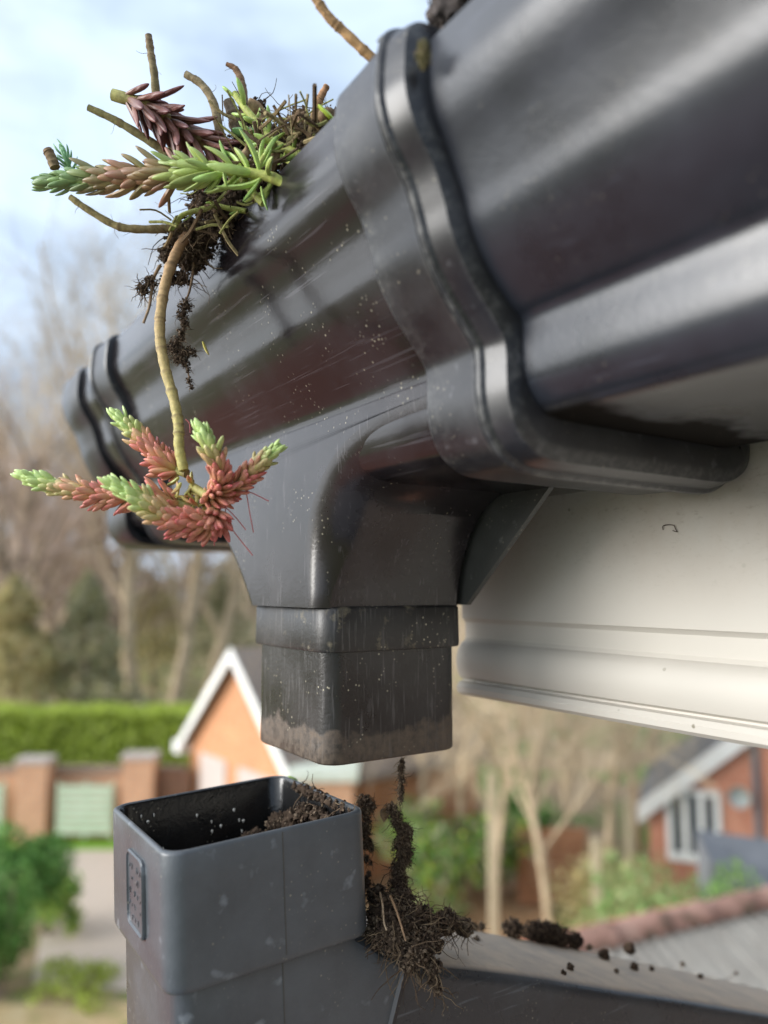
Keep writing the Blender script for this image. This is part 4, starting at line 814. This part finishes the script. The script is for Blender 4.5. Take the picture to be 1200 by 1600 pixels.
# flat pale roof next to the garage
a, L, M = seg(15.4, 452, 560); e = empty('garden_shed', a, 'low shed with pale flat roof beside the garage, just under the spout', 'shed')
mb = MB(); mb.box((.1, .1, 0), (L-.1, 2.2, 2.45), M); mb.build('wall', M_brick_w, e, 0)
mb = MB(); mb.box((0, 0, 2.452), (L, 2.3, 2.62), M); mb.build('roof', simple('pale_felt', [(.50, .54, .44), (.62, .65, .56)], 3), e, 0)
# right-hand house
rA, rB = G(1000, 15.6, 0), G(1800, 12.6, 0)
rh, M, L = gable_house('brick_house', 'red brick house with white verge and white windows at the right edge', rA, rB, 2.05, 5.35, 3.0, M_brick_r, M_slate, barge=.34, over=.2)
def window(parent, M, x0, x1, z0, z1, mull=1):
    mb = MB(); wd = .11
    mb.box((x0, -.07, z0), (x1, -.003, z0+wd*1.4), M); mb.box((x0, -.07, z1-wd), (x1, -.003, z1), M)
    for k in range(mull+2):
        q = x0+(x1-x0-wd)*k/(mull+1); mb.box((q, -.066, z0+wd*1.4), (q+wd, -.004, z1-wd), M)
    o = mb.build('window', M_white, parent, 0)
    mb = MB(); mb.box((x0+.03, -.03, z0+.03), (x1-.03, -.006, z1-.03), M); g_ = mb.build('pane', M_glass, None, 0); g_.parent = o; g_.location = -Vector(parent.location)+ORG
window(rh, M, .32, 1.30, 1.0, 2.36, 2); window(rh, M, 2.26, 3.4, 1.3, 2.8, 1)
mb = MB(); mb.tube([M@Vector((1.93, -.06, .1)), M@Vector((1.93, -.06, 3.75))], .06, 6); mb.build('drainpipe', M_slate, rh, 0)
mb = MB(); rings = []
for i in range(6):
    r = .20*math.sin(i/5*1.2)/math.sin(1.2); rings.append([M@Vector((1.62+r*math.cos(j*.5236), -.45+.12*(1-i/5), 2.38+r*math.sin(j*.5236))) for j in range(12)])
mb.loft(rings, caps=False); mb.tube([M@Vector((1.62, -.33, 2.38)), M@Vector((1.62, 0, 2.2))], .025, 5); mb.build('satellite_dish', simple('dish_grey', [(.28, .31, .29), (.36, .38, .36)], 4), rh, 60)
# lean-to roof in front of it
lt = empty('lean_to', G(1150, 12.4, 0), 'dark grey lean-to roof in front of the red brick house', 'shed')
P4 = [G(1070, 12.3, 2.5), G(1330, 12.3, 2.15), G(1330, 11.2, 1.35), G(1088, 11.7, 2.25)]
mb = MB(); mb.add(P4+[p_-Vector((0, 0, .12)) for p_ in P4], [(0,1,2,3),(7,6,5,4),(0,4,5,1),(1,5,6,2),(2,6,7,3),(3,7,4,0)]); mb.build('roof', M_slate, lt, 0)
mb = MB(); Q = [Vector((p_.x, p_.y, 0)) for p_ in P4]
mb.add([q+Vector((0, 0, -CZ)) for q in Q]+[p_-Vector((0, 0, .13)) for p_ in P4], [(0,1,5,4),(1,2,6,5),(2,3,7,6),(3,0,4,7)]); mb.build('wall', M_slate, lt, 0)
# fence, posts
a, L, M = seg(15.6, 800, 905); e = empty('garden_fence', a, 'reddish brown horizontal board fence behind the weeping trees', 'fence')
mb = MB(); [mb.box((0, 0, .1+k*.16), (L, .03, .245+k*.16), M) for k in range(9)]; mb.build('boards', simple('red_brown_wood', [(.26, .12, .06), (.36, .18, .10)], 4), e, 0)
mb = MB(); [mb.box((q, .031, 0), (q+.08, .1, 1.6), M) for q in (0, L/2, L-.08)]; mb.build('posts', M_bark2, e, 0)
M_post = simple('weathered_post', [(.44, .36, .24), (.54, .45, .31)], 5)
for px, f, h, wd, lab in [(766,13.9,2.9,.14,'tall pale wooden post among the bushes'),(922,13.6,1.9,.13,'shorter pale wooden post right of the brown fence'),(975,15.0,2.2,.10,'slim wooden post left of the red brick house')]:
    a, L, M = seg(f, px-8, px+8); mb = MB(); mb.box((0, 0, 0), (wd, wd, h), M); mb.box((-.01, -.01, h), (wd+.01, wd+.01, h+.05), M)
    tag(mb.build('wooden_post', M_post, None, 0, world=a), lab, 'post', 'wooden posts in the garden')
bush('laurel_shrub', 'leafy laurel shrub at the lower left corner beside the driveway', 30, 12.4, 2.5, 2.0, 7000, .13, LG, 1)
bush('laurel_shrub', 'low light green shrub in the lower left behind the laurel', 95, 14.6, 1.3, 1.0, 1600, .12, LG+HG, 2)
bush('evergreen_shrub', 'rounded dark green shrub between the soil rope and the tall post', 705, 15.8, 2.1, 2.3, 4200, .16, LG[:3]+DG[:2]+HG[:1], 3)
bush('evergreen_shrub', 'green shrub right of the tall post', 808, 16.6, 2.2, 1.2, 1800, .15, LG, 4)
bush('leafy_shrub', 'fresh green shrub in front of the red brick house', 1050, 11.0, 2.5, 2.0, 4200, .12, [(.30, .46, .16), (.40, .56, .22), (.20, .36, .09), (.44, .52, .24)], 5)
bush('leafy_shrub', 'green shrub spraying up before the lean-to roof', 1165, 10.2, 2.95, 1.4, 2200, .11, [(.22, .38, .09), (.32, .48, .14), (.14, .28, .06)], 6)
bush('yellowing_shrub', 'yellowish twiggy shrub beneath the weeping trees', 955, 14.0, 2.1, 1.6, 2200, .12, YL, 7)
bush('low_shrub', 'low green clump in the grass by the driveway', 150, 12.4, .45, 1.2, 700, .1, HG, 8)
# outbuilding close below on the right
rdA, rdB = D(870, 1478, 4.7), D(1290, 1378, 5.7); rdB.z = rdA.z; dr = rdB-rdA; L = dr.length; M = MT(rdA, math.atan2(dr.y, dr.x))
ob = empty('outbuilding', Vector((rdA.x, rdA.y, -CZ)), 'outbuilding with mossy pink ridge tiles and grey corrugated roof at lower right', 'shed')
mb = MB()
for k in range(int(L/.40)+1):
    rings = []
    for q, rr_ in ((0, .085), (.01, .088), (.36, .096), (.385, .106), (.40, .106)):
        rings.append([M@Vector((k*.40+q, math.cos(t_)*rr_, math.sin(t_)*rr_-.03)) for t_ in [math.pi*i/9 for i in range(10)]])
    mb.loft(rings, closed=False, caps=False)
o = mb.build('ridge_tiles', simple('pink_ridge', [(.11, .08, .055), (.27, .15, .115), (.36, .23, .18)], 7, .9, stops=[.36, .5, .7]), ob, 60)
mb = MB(); ns = 60; w2 = 2.4; rings = []
for i in range(ns*4+1):
    x = -.2+(L+1.2)*i/(ns*4); zz = .028*math.sin(i/4*2*math.pi*.62); rings.append([M@Vector((x, -.06, -.05+zz)), M@Vector((x, -w2, -.05-w2*.42+zz))])
mb.loft(rings, closed=False, caps=False); mb.loft([[M@Vector((x, y, z)) for y, z in ((.06, -.05), (w2, -.05-w2*.75))] for x in (-.2, L+1)], closed=False, caps=False)
mb.build('roof', simple('grey_corrugated', [(.26, .24, .21), (.36, .34, .30)], 4), ob, 40)
mb = MB(); mb.box((-.05, -2.2, -(CZ+rdA.z)), (L+.9, 2.2, -1.05), M); mb.build('wall', M_brick_r, ob, 0)
